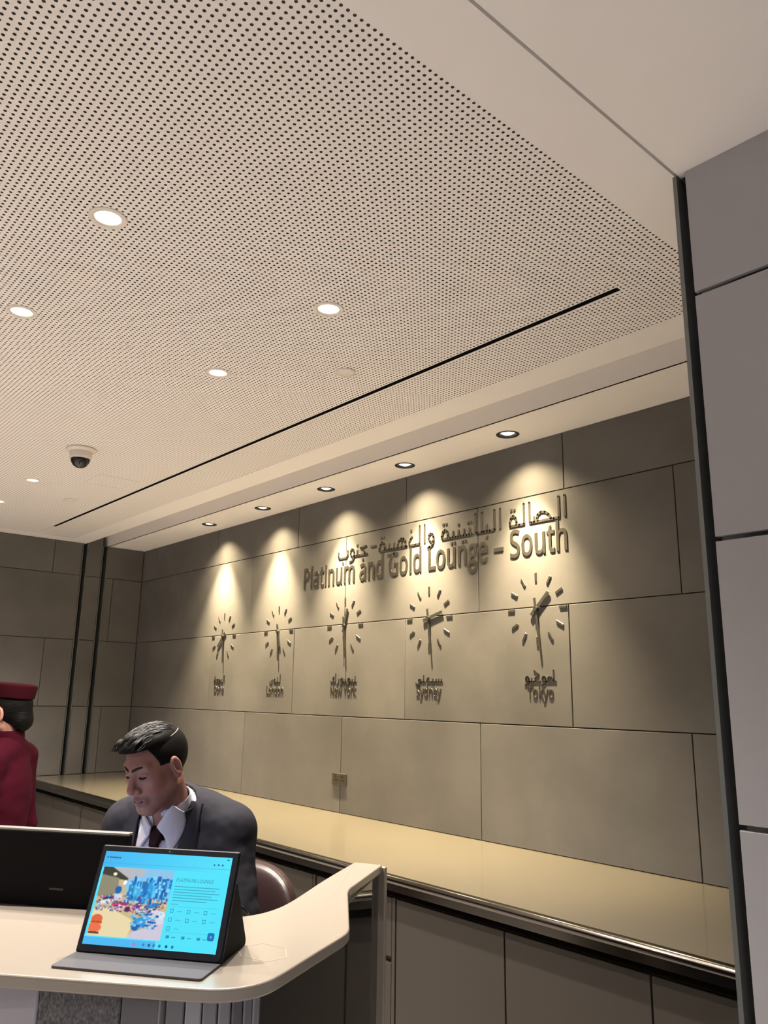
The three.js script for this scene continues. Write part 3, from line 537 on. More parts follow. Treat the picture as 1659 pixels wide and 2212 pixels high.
function nets(f, lo, hi, c, colour) {
  const n = [0, 1, 2].map(k => Math.ceil((hi[k] - lo[k]) / c) + 1), [nx, ny, nz] = n, at = (i, j, k) => (k * ny + j) * nx + i;
  const v = new Float32Array(nx * ny * nz), B = 6;
  for (let k0 = 0; k0 < nz; k0 += B) for (let j0 = 0; j0 < ny; j0 += B) for (let i0 = 0; i0 < nx; i0 += B) {
    const d = f(lo[0] + (i0 + B / 2) * c, lo[1] + (j0 + B / 2) * c, lo[2] + (k0 + B / 2) * c), far = Math.abs(d) > B * c * 1.5;
    for (let k = k0; k < Math.min(nz, k0 + B); k++) for (let j = j0; j < Math.min(ny, j0 + B); j++) for (let i = i0; i < Math.min(nx, i0 + B); i++) v[at(i, j, k)] = far ? d : f(lo[0] + i * c, lo[1] + j * c, lo[2] + k * c);
  }
  const id = new Int32Array(nx * ny * nz).fill(-1), pos = [], idx = [];
  for (let k = 0; k + 1 < nz; k++) for (let j = 0; j + 1 < ny; j++) for (let i = 0; i + 1 < nx; i++) {
    let m = 0; for (let q = 0; q < 8; q++) if (v[at(i + (q & 1), j + (q >> 1 & 1), k + (q >> 2))] < 0) m++;
    if (m === 0 || m === 8) continue;
    let sx = 0, sy = 0, sz = 0, cnt = 0;
    for (let q = 0; q < 8; q++) for (const b of [1, 2, 4]) if (!(q & b)) {
      const w = q | b, a0 = v[at(i + (q & 1), j + (q >> 1 & 1), k + (q >> 2))], a1 = v[at(i + (w & 1), j + (w >> 1 & 1), k + (w >> 2))];
      if ((a0 < 0) === (a1 < 0)) continue; const t = a0 / (a0 - a1);
      sx += (q & 1) + (b === 1 ? t : 0); sy += (q >> 1 & 1) + (b === 2 ? t : 0); sz += (q >> 2) + (b === 4 ? t : 0); cnt++;
    }
    id[at(i, j, k)] = pos.length / 3; pos.push(lo[0] + (i + sx / cnt) * c, lo[1] + (j + sy / cnt) * c, lo[2] + (k + sz / cnt) * c);
  }
  const quad = (a, b, d, e, flip) => { if (a < 0 || b < 0 || d < 0 || e < 0) return; flip ? idx.push(a, d, b, a, e, d) : idx.push(a, b, d, a, d, e); };
  for (let k = 1; k + 1 < nz; k++) for (let j = 1; j + 1 < ny; j++) for (let i = 1; i + 1 < nx; i++) {
    const s = v[at(i, j, k)] < 0;
    if (s !== v[at(i + 1, j, k)] < 0) quad(id[at(i, j - 1, k - 1)], id[at(i, j, k - 1)], id[at(i, j, k)], id[at(i, j - 1, k)], !s);
    if (s !== v[at(i, j + 1, k)] < 0) quad(id[at(i - 1, j, k - 1)], id[at(i - 1, j, k)], id[at(i, j, k)], id[at(i, j, k - 1)], !s);
    if (s !== v[at(i, j, k + 1)] < 0) quad(id[at(i - 1, j - 1, k)], id[at(i, j - 1, k)], id[at(i, j, k)], id[at(i - 1, j, k)], !s);
  }
  const N = [], e = c * 0.35, C = [];
  for (let q = 0; q < pos.length; q += 3) {
    const x = pos[q], y = pos[q + 1], z = pos[q + 2];
    let gx = f(x + e, y, z) - f(x - e, y, z), gy = f(x, y + e, z) - f(x, y - e, z), gz = f(x, y, z + e) - f(x, y, z - e); const l = Math.hypot(gx, gy, gz) || 1; gx /= l; gy /= l; gz /= l;
    N.push(gx, gy, gz); if (colour) C.push(...colour(x, y, z));
  }
  const g = new THREE.BufferGeometry(); g.setAttribute('position', new THREE.Float32BufferAttribute(pos, 3)); g.setAttribute('normal', new THREE.Float32BufferAttribute(N, 3)); if (colour) g.setAttribute('color', new THREE.Float32BufferAttribute(C, 3)); g.setIndex(idx); return g;
}
// head: origin between the ears, face towards +z
function headField(x, y, z, w = 1) {
  const ax = Math.abs(x) / w;
  let d = ell(ax, y, z, [0, 0.035, -0.012], [0.076, 0.088, 0.097]);
  d = sm(d, ell(ax, y, z, [0, -0.030, 0.026], [0.059, 0.082, 0.062]), 0.03);
  d = sm(d, cap(ax, y, z, [0.050, -0.050, 0.000], [0.020, -0.098, 0.058], 0.021, 0.017), 0.03);
  d = sm(d, sph(ax, y, z, [0.008, -0.103, 0.066], 0.018), 0.02);
  d = sm(d, sph(ax, y, z, [0.044, -0.016, 0.054], 0.022), 0.025);
  d = sm(d, cap(ax, y, z, [0, 0.030, 0.080], [0.042, 0.030, 0.068], 0.010, 0.009), 0.018);
  d = smx(d, -sph(ax, y, z, [0.032, 0.010, 0.099], 0.017), 0.012);
  d = sm(d, cap(ax, y, z, [0, 0.022, 0.083], [0, -0.026, 0.104], 0.0085, 0.0110), 0.012);
  d = sm(d, sph(ax, y, z, [0, -0.030, 0.105], 0.0120), 0.008);
  d = sm(d, sph(ax, y, z, [0.0135, -0.036, 0.093], 0.0095), 0.008);
  d = smx(d, -sph(ax, y, z, [0.0075, -0.0455, 0.098], 0.0035), 0.003);
  d = sm(d, ell(ax, y, z, [0.031, 0.008, 0.070], [0.0165, 0.0115, 0.0130]), 0.004);
  d = sm(d, ell(ax, y, z, [0, -0.070, 0.080], [0.028, 0.018, 0.013]), 0.012);
  d = sm(d, cap(ax, y, z, [0, -0.064, 0.0905], [0.020, -0.067, 0.079], 0.0055, 0.0035), 0.006);
  d = sm(d, cap(ax, y, z, [0, -0.077, 0.0890], [0.017, -0.073, 0.079], 0.0065, 0.0035), 0.006);
  d = smx(d, -cap(ax, y, z, [0, -0.0705, 0.099], [0.022, -0.0695, 0.082], 0.0022), 0.003);
  // ear
  const ey = y - 0.002, ez = z + 0.008, cs = Math.cos(0.25), sn = Math.sin(0.25), ty = ey * cs + ez * sn, tz = -ey * sn + ez * cs;
  let er = ell(ax, ty, tz, [0.0795, 0, 0], [0.010, 0.033, 0.0195]);
  er = smx(er, -ell(ax, ty, tz, [0.0895, 0.004, 0.002], [0.008, 0.021, 0.0105]), 0.004);
  er = sm(er, sph(ax, ty, tz, [0.078, -0.027, 0.006], 0.0085), 0.008);
  return sm(d, er, 0.006);
}
function tubeOf(pts, r0, r1, seg = 10, rad = 6) {
  const cu = new THREE.CatmullRomCurve3(pts.map(p => V(...p))), g = new THREE.TubeGeometry(cu, seg, 1, rad, false), p = g.attributes.position, n = g.attributes.normal;
  for (let i = 0; i <= seg; i++) { const c = cu.getPointAt(i / seg), r = r0 + (r1 - r0) * i / seg; for (let j = 0; j <= rad; j++) { const q = i * (rad + 1) + j; p.setXYZ(q, c.x + n.getX(q) * r, c.y + n.getY(q) * r, c.z + n.getZ(q) * r); } }
  return g;
}
// a sheet draped on a field: bilinear patch between two edge lines, pushed back along -z to the surface
function drape(f, L, R, nu, nv, off, th, zStart = 0.45) {
  const pick = (P, t) => { const s = t * (P.length - 1), i = Math.min(P.length - 2, Math.floor(s)), q = s - i; return [P[i][0] + (P[i + 1][0] - P[i][0]) * q, P[i][1] + (P[i + 1][1] - P[i][1]) * q]; };
  const front = [], back = [];
  for (let j = 0; j <= nv; j++) for (let i = 0; i <= nu; i++) {
    const a = pick(L, j / nv), b = pick(R, j / nv), u = i / nu, x = a[0] + (b[0] - a[0]) * u, y = a[1] + (b[1] - a[1]) * u;
    let z = zStart; for (let q = 0; q < 120; q++) { const d = f(x, y, z) - 0.0005; if (d < 0.0004) break; z -= d * 0.8; if (z < -0.4) break; }
    front.push(x, y, z + off + th); back.push(x, y, z + off - 0.004);
  }
  const W = nu + 1, n0 = front.length / 3, idx = [];
  for (let j = 0; j < nv; j++) for (let i = 0; i < nu; i++) { const a = j * W + i, b = a + 1, c = a + W, d = c + 1; idx.push(a, c, b, b, c, d, n0 + a, n0 + b, n0 + c, n0 + b, n0 + d, n0 + c); }
  const rim = []; for (let i = 0; i < nu; i++) rim.push(i); for (let j = 0; j < nv; j++) rim.push(j * W + nu); for (let i = nu; i > 0; i--) rim.push(nv * W + i); for (let j = nv; j > 0; j--) rim.push(j * W);
  rim.forEach((a, k) => { const b = rim[(k + 1) % rim.length]; idx.push(a, b, n0 + a, b, n0 + b, n0 + a); });
  const g = new THREE.BufferGeometry(); g.setAttribute('position', new THREE.Float32BufferAttribute([...front, ...back], 3)); g.setIndex(idx);
  const h = g.toNonIndexed(); h.computeVertexNormals(); return g.computeVertexNormals(), g;
}
function handGrid(wrist, dir, up, side) {      // five fingers, relaxed over a keyboard; returns capsules
  const D = V(...dir).normalize(), U = V(...up).normalize(), S = V().crossVectors(U, D).multiplyScalar(side), w = V(...wrist);
  const at = (f, s, u) => { const p = w.clone().addScaledVector(D, f).addScaledVector(S, s).addScaledVector(U, u); return [p.x, p.y, p.z]; };
  const c = [[at(0, -0.01, 0), at(0.08, -0.024, 0.004), 0.020, 0.012], [at(0, 0, 0), at(0.085, 0.0, 0.006), 0.021, 0.013], [at(0, 0.01, 0), at(0.08, 0.026, 0.004), 0.020, 0.012]];
  [[-0.030, 0.92], [-0.010, 1.05], [0.011, 1.0], [0.031, 0.8]].forEach(([s, l]) => { c.push([at(0.085, s, 0.006), at(0.085 + 0.040 * l, s * 1.1, 0.012), 0.0095, 0.009], [at(0.085 + 0.040 * l, s * 1.1, 0.012), at(0.085 + 0.064 * l, s * 1.15, -0.004), 0.009, 0.0082], [at(0.085 + 0.064 * l, s * 1.15, -0.004), at(0.085 + 0.076 * l, s * 1.15, -0.022), 0.0082, 0.0072]); });
  c.push([at(0.02, -0.022, 0), at(0.055, -0.052, -0.008), 0.013, 0.010], [at(0.055, -0.052, -0.008), at(0.090, -0.058, -0.016), 0.010, 0.0085]);
  return c;
}

// ---------------------------------------------------------------- seated man
{
  const turn = 0.56, t = thing('person', 'seated person in dark grey suit, white shirt and dark tie, looking down behind the desk', 'person', [-2.147, 0, -1.088], turn);
  const HC = [0.006, 1.420, 0.085], yaw = -0.27, pit = 0.34, rol = 0.03, HS = 0.90;
  const q = new THREE.Quaternion().setFromEuler(new THREE.Euler(pit, yaw, rol, 'YXZ')), qi = q.clone().invert(), mI = new THREE.Matrix4().makeRotationFromQuaternion(qi).elements;
  const toHead = (x, y, z) => { x -= HC[0]; y -= HC[1]; z -= HC[2]; return [(mI[0] * x + mI[4] * y + mI[8] * z) / HS, (mI[1] * x + mI[5] * y + mI[9] * z) / HS, (mI[2] * x + mI[6] * y + mI[10] * z) / HS]; };
  const hw = p => V(...p).multiplyScalar(HS).applyQuaternion(q).add(V(...HC));
  const SH = 1.243;                                         // shoulder joints
  const torso = (x, y, z) => {
    const ax = Math.abs(x);
    let d = ell(x, y, z, [0, 1.06, -0.045], [0.160, 0.22, 0.118]);
    d = sm(d, ell(x, y, z, [0, 0.82, -0.05], [0.150, 0.24, 0.110]), 0.08);
    d = sm(d, cap(ax, y, z, [0.0, 1.265, -0.06], [0.155, SH, -0.070], 0.060, 0.052), 0.05);
    d = sm(d, cap(ax, y, z, [0.02, 1.312, -0.055], [0.10, 1.280, -0.068], 0.040, 0.042), 0.04);
    return sm(d, cap(ax, y, z, [0.08, 0.66, -0.02], [0.10, 0.66, 0.08], 0.10, 0.095), 0.06);
  };
  const EL = [0.245, 0.975, 0.0], WR = [0.150, 0.875, 0.235];
  const arm = (x, y, z, k = 0) => { const ax = Math.abs(x); return sm(cap(ax, y, z, [0.163, SH - 0.004, -0.070], EL, 0.047 + k, 0.041 + k), cap(ax, y, z, EL, WR, 0.041 + k, 0.028 + k), 0.03); };
  const leg = (x, y, z, k = 0) => { const ax = Math.abs(x); return sm(cap(ax, y, z, [0.09, 0.655, 0.0], [0.12, 0.645, 0.40], 0.082 + k, 0.060 + k), cap(ax, y, z, [0.12, 0.645, 0.40], [0.12, 0.20, 0.36], 0.058 + k, 0.042 + k), 0.03); };
  const neckA = [0, 1.25, -0.03], nb = hw([0, -0.05, -0.020]);
  const neck = (x, y, z, k = 0) => cap(x, y, z, neckA, [nb.x, nb.y, nb.z], 0.060 + k, 0.053 + k);
  const hands = [...handGrid([0.150, 0.872, 0.235], [-0.35, -0.25, 0.9], [0, 1, 0.25], 1), ...handGrid([-0.150, 0.872, 0.235], [0.35, -0.25, 0.9], [0, 1, 0.25], -1)];
  const handF = (x, y, z) => { let d = 1; for (const [a, b, r0, r1] of hands) d = sm(d, cap(x, y, z, a, b, r0, r1), 0.006); return sm(d, cap(Math.abs(x), y, z, EL, WR, 0.036, 0.026), 0.02); };
  const skinHead = (x, y, z) => { const [a, b, c] = toHead(x, y, z); return sm(headField(a, b, c) * HS, neck(x, y, z), 0.02); };
  const skinBody = (x, y, z) => Math.min(sm(sm(torso(x, y, z) + 0.012, arm(x, y, z, -0.004), 0.03), leg(x, y, z, -0.006), 0.04), neck(x, y, z, -0.003));
  const skinCol = (x, y, z) => {
    const [a, b, c] = toHead(x, y, z); let r = 0.235, g = 0.105, bl = 0.082;
    const n = noise3.noise(x * 90, y * 90, z * 90);
    if (b < -0.052 && c > -0.01 && b > -0.13) { const k = 0.30 * Math.min(1, (-0.052 - b) / 0.02) * (0.8 + 0.4 * n); r *= 1 - k; g *= 1 - k * 0.9; bl *= 1 - k * 0.75; }   // stubble
    const li = Math.abs(b + 0.0705) / 0.011, lx = Math.abs(a) / 0.022; if (c > 0.07 && li < 1 && lx < 1) { r = 0.14; g = 0.060; bl = 0.062; }
    return [r, g, bl];
  };
  const gHead = nets(skinHead, [-0.15, 1.26, -0.09], [0.15, 1.58, 0.24], 0.0035, skinCol);
  const gBody = nets(skinBody, [-0.36, 0.13, -0.2], [0.36, 1.33, 0.5], 0.014, skinCol);
  const gHand = nets(handF, [-0.3, 0.78, 0.13], [0.3, 0.96, 0.41], 0.004, skinCol);
  const body = part('body', mergeGeometries([gHead, gBody, gHand]), M.skin, t); body.userData.label = 'bare head, neck and hands';
  const headG = new THREE.Group(); headG.name = 'head_details'; headG.position.set(...HC); headG.quaternion.copy(q); headG.scale.setScalar(HS); t.add(headG);
  // hair: shaped cap plus combed strands
  const hairF = (x, y, z) => {
    const s = ell(x, y, z, [0, 0.037, -0.014], [0.0805, 0.092, 0.1025]);
    const front = 0.038 + 0.35 * Math.max(0, y - 0.03);                 // temple line
    
    const low = z > 0.012 ? 0.020 : z > -0.004 ? -0.018 : z > -0.028 ? 0.022 : -0.05;   // sideburn, over the ear, nape
    let side = Math.max(s, z - front, (low - y));
    const wav = 0.003 * noise3.noise(x * 60, y * 30, z * 25);
    let top = ell(x, y, z, [-0.002, 0.080, 0.004], [0.073, 0.050, 0.100]) + wav;
    top = Math.max(top, 0.080 - y);
    top = Math.max(top, -(ell(x, y, z, [0, 0.03, 0.0], [0.072, 0.084, 0.094])));
    return Math.min(side, top);
  };
  const strands = [];
  for (let k = 0; k < 330; k++) {
    const u = (rnd() - 0.5) * 2, z0 = -0.07 + 0.13 * rnd(), x0 = u * 0.056, S = (x, z, e) => { const a = (x + 0.002) / 0.073, b = (z - 0.004) / 0.100, r = 1 - a * a - b * b; return 0.080 + 0.050 * Math.sqrt(Math.max(0.02, r)) + e; };
    const dx = (rnd() - 0.6) * 0.03 - 0.012, L = 0.045 + 0.03 * rnd(), lift = 0.001 + 0.005 * rnd(), p = [];
    for (let i = 0; i <= 4; i++) { const s = i / 4, x = x0 + dx * s * s, z = Math.min(0.094, z0 + L * s); p.push([x, S(x, z, lift * Math.sin(Math.PI * s) - 0.002), z]); }
    strands.push(tubeOf(p, 0.0019, 0.0006, 6, 5));
  }
  for (let k = 0; k < 40; k++) { const x = -0.050 + 0.10 * rnd(), dz = 0.003 * rnd(); strands.push(tubeOf([[x, 0.112, 0.066], [x - 0.004, 0.104, 0.084 + dz], [x - 0.007, 0.095 - 0.003 * rnd(), 0.0925 + dz * 0.5], [x - 0.012, 0.089 - 0.004 * rnd(), 0.0945 + dz * 0.5]], 0.0026, 0.0007, 6, 5)); }
  const cg = nets(hairF, [-0.1, -0.07, -0.13], [0.1, 0.16, 0.13], 0.0035); part('hair', cg, M.hairCap, headG); part('combed_strands', merge(strands), M.hair, headG).userData.kind = 'stuff';
  // shaved parting line on the left side of the head
  { const pts = []; for (let i = 0; i <= 8; i++) { const s = i / 8, z = -0.075 + 0.065 * s, y = 0.092 - 0.004 * s; const k = 1 - ((y - 0.037) / 0.092) ** 2 - ((z + 0.014) / 0.1025) ** 2; pts.push([0.0805 * Math.sqrt(Math.max(0.05, k)), y, z]); } part('shaved_parting', tubeOf(pts, 0.0022, 0.0016, 16, 6), mat(lin(0.16, 0.11, 0.09), 0.6), headG); }
  for (const s of [-1, 1]) {
    part('eyebrow', merge([tubeOf([[s * 0.007, 0.0245, 0.0920], [s * 0.020, 0.0295, 0.0895], [s * 0.037, 0.0325, 0.0800], [s * 0.051, 0.0285, 0.0655]], 0.0044, 0.0024, 14, 8)]), M.hair, headG);
    part('lashes_and_lid_shade', tubeOf([[s * 0.0165, 0.0035, 0.0785], [s * 0.024, 0.000, 0.0835], [s * 0.033, -0.0005, 0.0835], [s * 0.041, 0.001, 0.0785], [s * 0.0465, 0.0035, 0.0715]], 0.0034, 0.0026, 14, 6), M.hair, headG);  // lashes, drawn extra thick to paint the shade under the lids
  }
  // clothes
  const opening = (x, y, z) => {                               // V of the jacket: > 0 outside of it
    const xo = x + 0.004, s = (y - 0.985) * 0.30; return z < 0.0 ? 1 : (Math.abs(xo) - s) * 0.95;
  };
  const fold = (x, y, z) => 0.0035 * noise3.noise(x * 14 + 3, y * 22, z * 14) + 0.002 * noise3.noise(x * 40, y * 40 + 7, z * 40);
  const jacketF = (x, y, z) => {
    let d = sm(torso(x, y, z) - 0.016, arm(x, y, z, 0.016), 0.035) - fold(x, y, z);
    const ax = Math.abs(x); d = sm(d, cap(ax, y, z, [0.10, 1.277, -0.066], [0.176, SH + 0.004, -0.070], 0.050, 0.056), 0.03);
    d = smx(d, -opening(x, y, z) * -1 * -1, 0.004);            // cut the V
    d = smx(d, -(neck(x, y, z, 0.020)), 0.006);
    d = Math.max(d, 0.70 - y);
    const cut = (x < 0 ? -1 : 1); const wr = (Math.abs(x) - 0.158) * -0.35 + (y - 0.885) * -0.3 + (z - 0.220) * 0.9; return Math.max(d, wr > 0 && z > 0.15 ? wr : -1);
  };
  const lapelBase = (x, y, z) => sm(torso(x, y, z) - 0.018, arm(x, y, z, 0.016), 0.035);
  const shirtF = (x, y, z) => Math.max(Math.min(torso(x, y, z) - 0.006, arm(x, y, z, 0.008)), -neck(x, y, z, 0.006) , 0.72 - y, z > 0.23 ? z - 0.24 : -1);
  const jk = part('jacket', nets(jacketF, [-0.42, 0.66, -0.22], [0.42, 1.40, 0.36], 0.0075), M.suit, t); jk.userData.label = 'dark grey suit jacket';
  const shirt = part('shirt', nets(shirtF, [-0.36, 0.70, -0.2], [0.36, 1.36, 0.34], 0.010), M.shirt, t);
  // lapels
  for (const s of [-1, 1]) {
    const L = [[s * 0.004, 0.965], [s * 0.030, 1.06], [s * 0.062, 1.17], [s * 0.076, 1.255], [s * 0.074, 1.325]], R = [[s * 0.012, 0.965], [s * 0.075, 1.07], [s * 0.125, 1.185], [s * 0.112, 1.200], [s * 0.106, 1.318]];
    const g = drape(lapelBase, s > 0 ? L : R, s > 0 ? R : L, 8, 22, 0.002, 0.004); const lp = part('lapel', g, M.lapel, jk);
  }
  // collar of the jacket behind the neck and shirt collar: rings round the neck
  const ring = (r, h0, h1, th, open, lift) => { // band round the neck, open at the front by `open` radians
    const pos = [], idx = [], n = 40; const dirv = V(nb.x - neckA[0], nb.y - neckA[1], nb.z - neckA[2]).normalize();
    for (let i = 0; i <= n; i++) { const a = open + (2 * Math.PI - 2 * open) * i / n, bk = (1 - Math.cos(a)) / 2; const sx = Math.sin(a), cz = Math.cos(a);
      for (const [rr, hh] of [[r + th, h0 - 0.012 * (1 - bk)], [r + th * 0.5, h1 + lift * bk - 0.02 * (1 - bk)], [r, h1 + lift * bk - 0.02 * (1 - bk)], [r - 0.002, h0]]) { const q2 = (hh - neckA[1]) / dirv.y; pos.push(neckA[0] + dirv.x * q2 + sx * rr, hh, neckA[2] + dirv.z * q2 + cz * rr * 1.02); } }
    for (let i = 0; i < n; i++) for (let j = 0; j < 4; j++) { const a = i * 4 + j, b = i * 4 + (j + 1) % 4; idx.push(a, b, a + 4, b, b + 4, a + 4); }
    const g = new THREE.BufferGeometry(); g.setAttribute('position', new THREE.Float32BufferAttribute(pos, 3)); g.setIndex(idx); g.computeVertexNormals(); return g;
  };
  const col = part('collar', ring(0.0625, 1.265, 1.325, 0.005, 0.22, 0.040), M.shirt, shirt);
  const cf = (x, y, z) => Math.min(torso(x, y, z) - 0.010, neck(x, y, z, 0.012));
  for (const s of [-1, 1]) {
    const L = [[s * 0.010, 1.262], [s * 0.030, 1.285], [s * 0.060, 1.322]], R = [[s * 0.050, 1.192], [s * 0.066, 1.235], [s * 0.078, 1.290]];
    part('collar_point', drape(cf, s > 0 ? L : R, s > 0 ? R : L, 6, 8, 0.002, 0.004), M.shirt, shirt);
  }
  part('jacket_collar', ring(0.073, 1.262, 1.305, 0.012, 1.10, 0.030), M.suit, jk);
  const tf = (x, y, z) => torso(x, y, z) - 0.008;
  const tie = part('tie', mergeGeometries([drape(tf, [[-0.016, 1.262], [-0.019, 1.245], [-0.011, 1.212]], [[0.016, 1.262], [0.019, 1.245], [0.011, 1.212]], 5, 6, 0.004, 0.012), drape(tf, [[-0.011, 1.216], [-0.022, 1.10], [-0.032, 0.96]], [[0.011, 1.216], [0.022, 1.10], [0.032, 0.96]], 5, 14, 0.003, 0.006)]), M.tie, t);
  part('trousers', nets((x, y, z) => Math.max(sm(leg(x, y, z, 0.008), torso(x, y, z) - 0.008, 0.03), y - 0.80, 0.24 - y), [-0.26, 0.2, -0.18], [0.26, 0.84, 0.52], 0.014), M.suit, t);
  for (const s of [-1, 1]) part('shoe', nets((x, y, z) => Math.max(sm(cap(x, y, z, [s * 0.12, 0.235, 0.35], [s * 0.12, 0.20, 0.34], 0.045), cap(x, y, z, [s * 0.12, 0.165, 0.35], [s * 0.125, 0.160, 0.52], 0.042, 0.034), 0.03), 0.132 - y), [s * 0.12 - 0.07, 0.12, 0.26], [s * 0.12 + 0.07, 0.30, 0.58], 0.008), M.gloss, t);
}

// office chair behind the man
{
  const turn = 0.50, t = thing('office_chair', 'brown leather office chair holding the seated person', 'chair', [-2.16, 0, -1.13], turn);
  const se = (x, y, z, c, h, p) => { const a = Math.abs((x - c[0]) / h[0]) ** p + Math.abs((y - c[1]) / h[1]) ** p + Math.abs((z - c[2]) / h[2]) ** p; return (a ** (1 / p) - 1) * Math.min(...h); };
  part('backrest', nets((x, y, z) => se(x, y, z + 0.9 * (x * x) * -1.0 + 0.10 * (y - 0.8), [0.02, 0.83, -0.275], [0.27, 0.285, 0.055], 3.4), [-0.32, 0.5, -0.42], [0.36, 1.16, -0.05], 0.009), M.leather, t);
  part('seat', nets((x, y, z) => se(x, y, z, [0, 0.50, 0.02], [0.26, 0.055, 0.25], 3.5), [-0.3, 0.42, -0.26], [0.3, 0.58, 0.3], 0.010), M.leather, t);
  part('gas_column', lathe([[0.0, 0.10], [0.032, 0.10], [0.032, 0.28], [0.022, 0.28], [0.022, 0.45], [0.0, 0.45]], 20), M.steelDark, t);
  for (const s of [-1, 1]) part('armrest', tubeOf([[s * 0.25, 0.50, 0.05], [s * 0.30, 0.58, 0.06], [s * 0.30, 0.68, 0.05], [s * 0.295, 0.70, -0.02], [s * 0.29, 0.69, -0.10]], 0.018, 0.016, 20, 10), M.black, t);
  part('back_bracket', tubeOf([[0, 0.47, -0.1], [0, 0.47, -0.28], [0, 0.56, -0.33], [0, 0.72, -0.32]], 0.022, 0.018, 16, 10), M.steelDark, t);
  for (let k = 0; k < 5; k++) { const a = k * Math.PI * 0.4 + 0.3; const l = part('base_leg', tubeOf([[0.02 * Math.cos(a), 0.125, 0.02 * Math.sin(a)], [0.16 * Math.cos(a), 0.11, 0.16 * Math.sin(a)], [0.29 * Math.cos(a), 0.075, 0.29 * Math.sin(a)]], 0.024, 0.015, 8, 8), M.steelDark, t); const c = new THREE.CylinderGeometry(0.03, 0.03, 0.025, 16); c.rotateX(Math.PI / 2); c.translate(0.29 * Math.cos(a), 0.03, 0.29 * Math.sin(a)); part('caster', c, M.black, l); }
}
// glossy black cable standing out behind the tablet
{
  const t = thing('cable_bundle', 'glossy black cable curving over the inner edge of the desk behind the tablet', 'cable', [-1.62, HD, -0.93]);
  for (const k of [0, 1]) part('cable', tubeOf([[0.040 - 0.01 * k, -0.10, -0.02], [-0.03, 0.012 - 0.01 * k, 0.02], [-0.02, 0.034 - 0.012 * k, 0.005], [0.012, 0.028 - 0.012 * k, -0.045], [0.03, 0.008, -0.075], [0.028, -0.004 - 0.02 * k, -0.085]].slice(1), 0.0055, 0.0055, 24, 10), M.gloss, t);
}

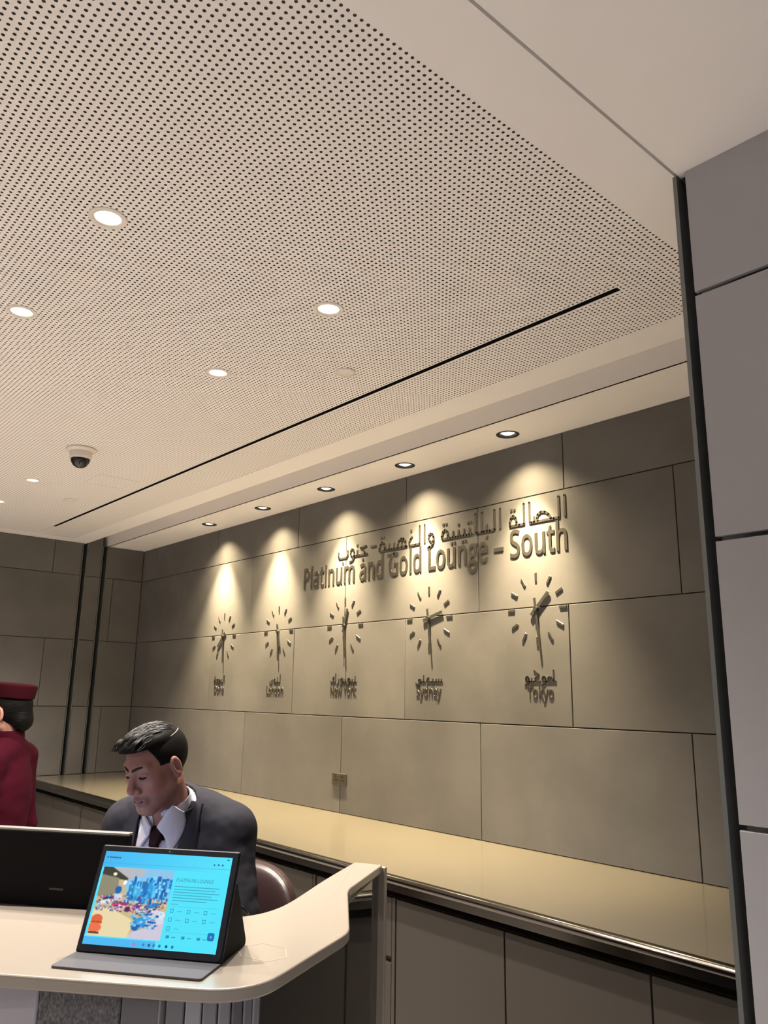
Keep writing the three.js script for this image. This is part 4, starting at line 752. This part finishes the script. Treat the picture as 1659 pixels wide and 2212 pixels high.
// ---------------------------------------------------------------- standing woman in burgundy
{
  const t = thing('person', 'standing person in burgundy uniform jacket and pillbox hat, seen from behind the shoulder', 'person', [-3.80, 0, -1.129], -0.72);
  const HC = [0, 1.515, 0.02], tp = (x, y, z) => [x, y - HC[1], z - HC[2]];
  const tor = (x, y, z, k = 0) => {
    const ax = Math.abs(x); let d = ell(x, y, z, [0, 1.18, -0.005], [0.150 + k, 0.20, 0.100 + k]);
    d = sm(d, ell(x, y, z, [0, 1.00, 0.0], [0.125 + k, 0.20, 0.090 + k]), 0.06);
    d = sm(d, ell(x, y, z, [0, 0.82, -0.01], [0.170 + k, 0.17, 0.118 + k]), 0.07);
    d = sm(d, cap(ax, y, z, [0.02, 1.372, -0.015], [0.150, 1.325, -0.012], 0.045 + k, 0.046 + k), 0.04); return d;
  };
  const arm = (x, y, z, k = 0) => { const ax = Math.abs(x); return sm(cap(ax, y, z, [0.158, 1.318, -0.012], [0.205, 1.03, -0.03], 0.042 + k, 0.036 + k), cap(ax, y, z, [0.205, 1.03, -0.03], [0.16, 0.92, 0.18], 0.036 + k, 0.026 + k), 0.03); };
  const leg = (x, y, z) => { const ax = Math.abs(x); return sm(cap(ax, y, z, [0.085, 0.80, 0], [0.075, 0.48, 0.01], 0.085, 0.052), cap(ax, y, z, [0.075, 0.48, 0.01], [0.075, 0.08, -0.01], 0.052, 0.034), 0.03); };
  const hs = [...handGrid([0.16, 0.92, 0.18], [-0.2, -0.1, 1], [0, 1, 0], 1), ...handGrid([-0.16, 0.92, 0.18], [0.2, -0.1, 1], [0, 1, 0], -1)];
  const neck = (x, y, z, k = 0) => cap(x, y, z, [0, 1.33, -0.012], [0, 1.45, 0.0], 0.050 + k, 0.047 + k);
  const sc = () => [0.40, 0.20, 0.15];
  const handF = (x, y, z) => { let d = 1; for (const [a, b, r0, r1] of hs) d = sm(d, cap(x, y, z, a, b, r0, r1), 0.006); return d; };
  part('body', mergeGeometries([nets((x, y, z) => sm(headField(...tp(x, y, z), 0.94), neck(x, y, z), 0.02), [-0.12, 1.33, -0.14], [0.12, 1.68, 0.18], 0.005, sc), nets((x, y, z) => Math.min(sm(sm(tor(x, y, z, -0.012), arm(x, y, z, -0.005), 0.03), leg(x, y, z), 0.04), neck(x, y, z, -0.002)), [-0.28, 0.02, -0.18], [0.28, 1.4, 0.26], 0.016, sc), nets(handF, [-0.24, 0.84, 0.14], [0.24, 0.98, 0.36], 0.005, sc)]), M.skin, t);
  const hairF = (x, y, z) => { const [a, b, c] = tp(x, y, z); let d = ell(a, b, c, [0, 0.034, -0.014], [0.080, 0.092, 0.101]); d = Math.max(d, c - 0.016 - 0.4 * Math.max(0, b), -0.055 - b + Math.max(0, c) * 0.8); const er = ell(Math.abs(a), b, c, [0.085, 0.0, -0.004], [0.03, 0.037, 0.026]); d = Math.max(d, -er); d = sm(d, ell(a, b, c, [0, -0.026, -0.082], [0.060, 0.050, 0.040]), 0.02); return d + 0.0012 * noise3.noise(a * 20, b * 130, c * 40); };
  part('hair', nets(hairF, [-0.11, 1.40, -0.17], [0.11, 1.66, 0.12], 0.005), M.hairCap, t);
  const hatG = lathe([[0.0, 0.0], [0.090, 0.0], [0.093, 0.004], [0.098, 0.052], [0.094, 0.060], [0.075, 0.064], [0.0, 0.060]], 40); const hat = part('pillbox_hat', hatG, M.hat, t); hat.position.set(0, 1.585, -0.004); hat.rotation.x = -0.08; hat.scale.set(0.90, 1, 1.0);
  const fold = (x, y, z) => 0.004 * noise3.noise(x * 12 + 3, y * 20, z * 12);
  const jf = (x, y, z) => Math.max(sm(tor(x, y, z, 0.014), arm(x, y, z, 0.013), 0.035) - fold(x, y, z), -neck(x, y, z, 0.010), 0.72 - y, z > 0.10 ? z - 0.155 : -1);
  const jk = part('jacket', nets(jf, [-0.32, 0.68, -0.2], [0.32, 1.45, 0.22], 0.009), M.burgundy, t);
  part('collar', nets((x, y, z) => Math.max(Math.abs(neck(x, y, z, 0.016)) - 0.005, y - 1.445 + Math.max(0, z) * 0.6, 1.33 - y), [-0.1, 1.31, -0.1], [0.1, 1.46, 0.1], 0.006), M.burgundy, jk);
  part('skirt', nets((x, y, z) => Math.max(sm(ell(x, y, z, [0, 0.80, -0.01], [0.19, 0.24, 0.135]), cap(x, y, z, [0, 0.75, 0], [0, 0.45, 0], 0.165, 0.15), 0.05), 0.44 - y, y - 0.86), [-0.24, 0.4, -0.22], [0.24, 0.9, 0.22], 0.014), M.burgundy, t);
  for (const s of [-1, 1]) part('shoe', nets((x, y, z) => Math.max(sm(cap(x, y, z, [s * 0.075, 0.06, -0.02], [s * 0.075, 0.04, 0.02], 0.04, 0.038), cap(x, y, z, [s * 0.075, 0.04, 0.02], [s * 0.078, 0.025, 0.14], 0.038, 0.026), 0.02), 0.004 - y), [s * 0.075 - 0.06, 0, -0.08], [s * 0.075 + 0.06, 0.12, 0.19], 0.008), M.gloss, t);
}

renderer.render(scene, camera);
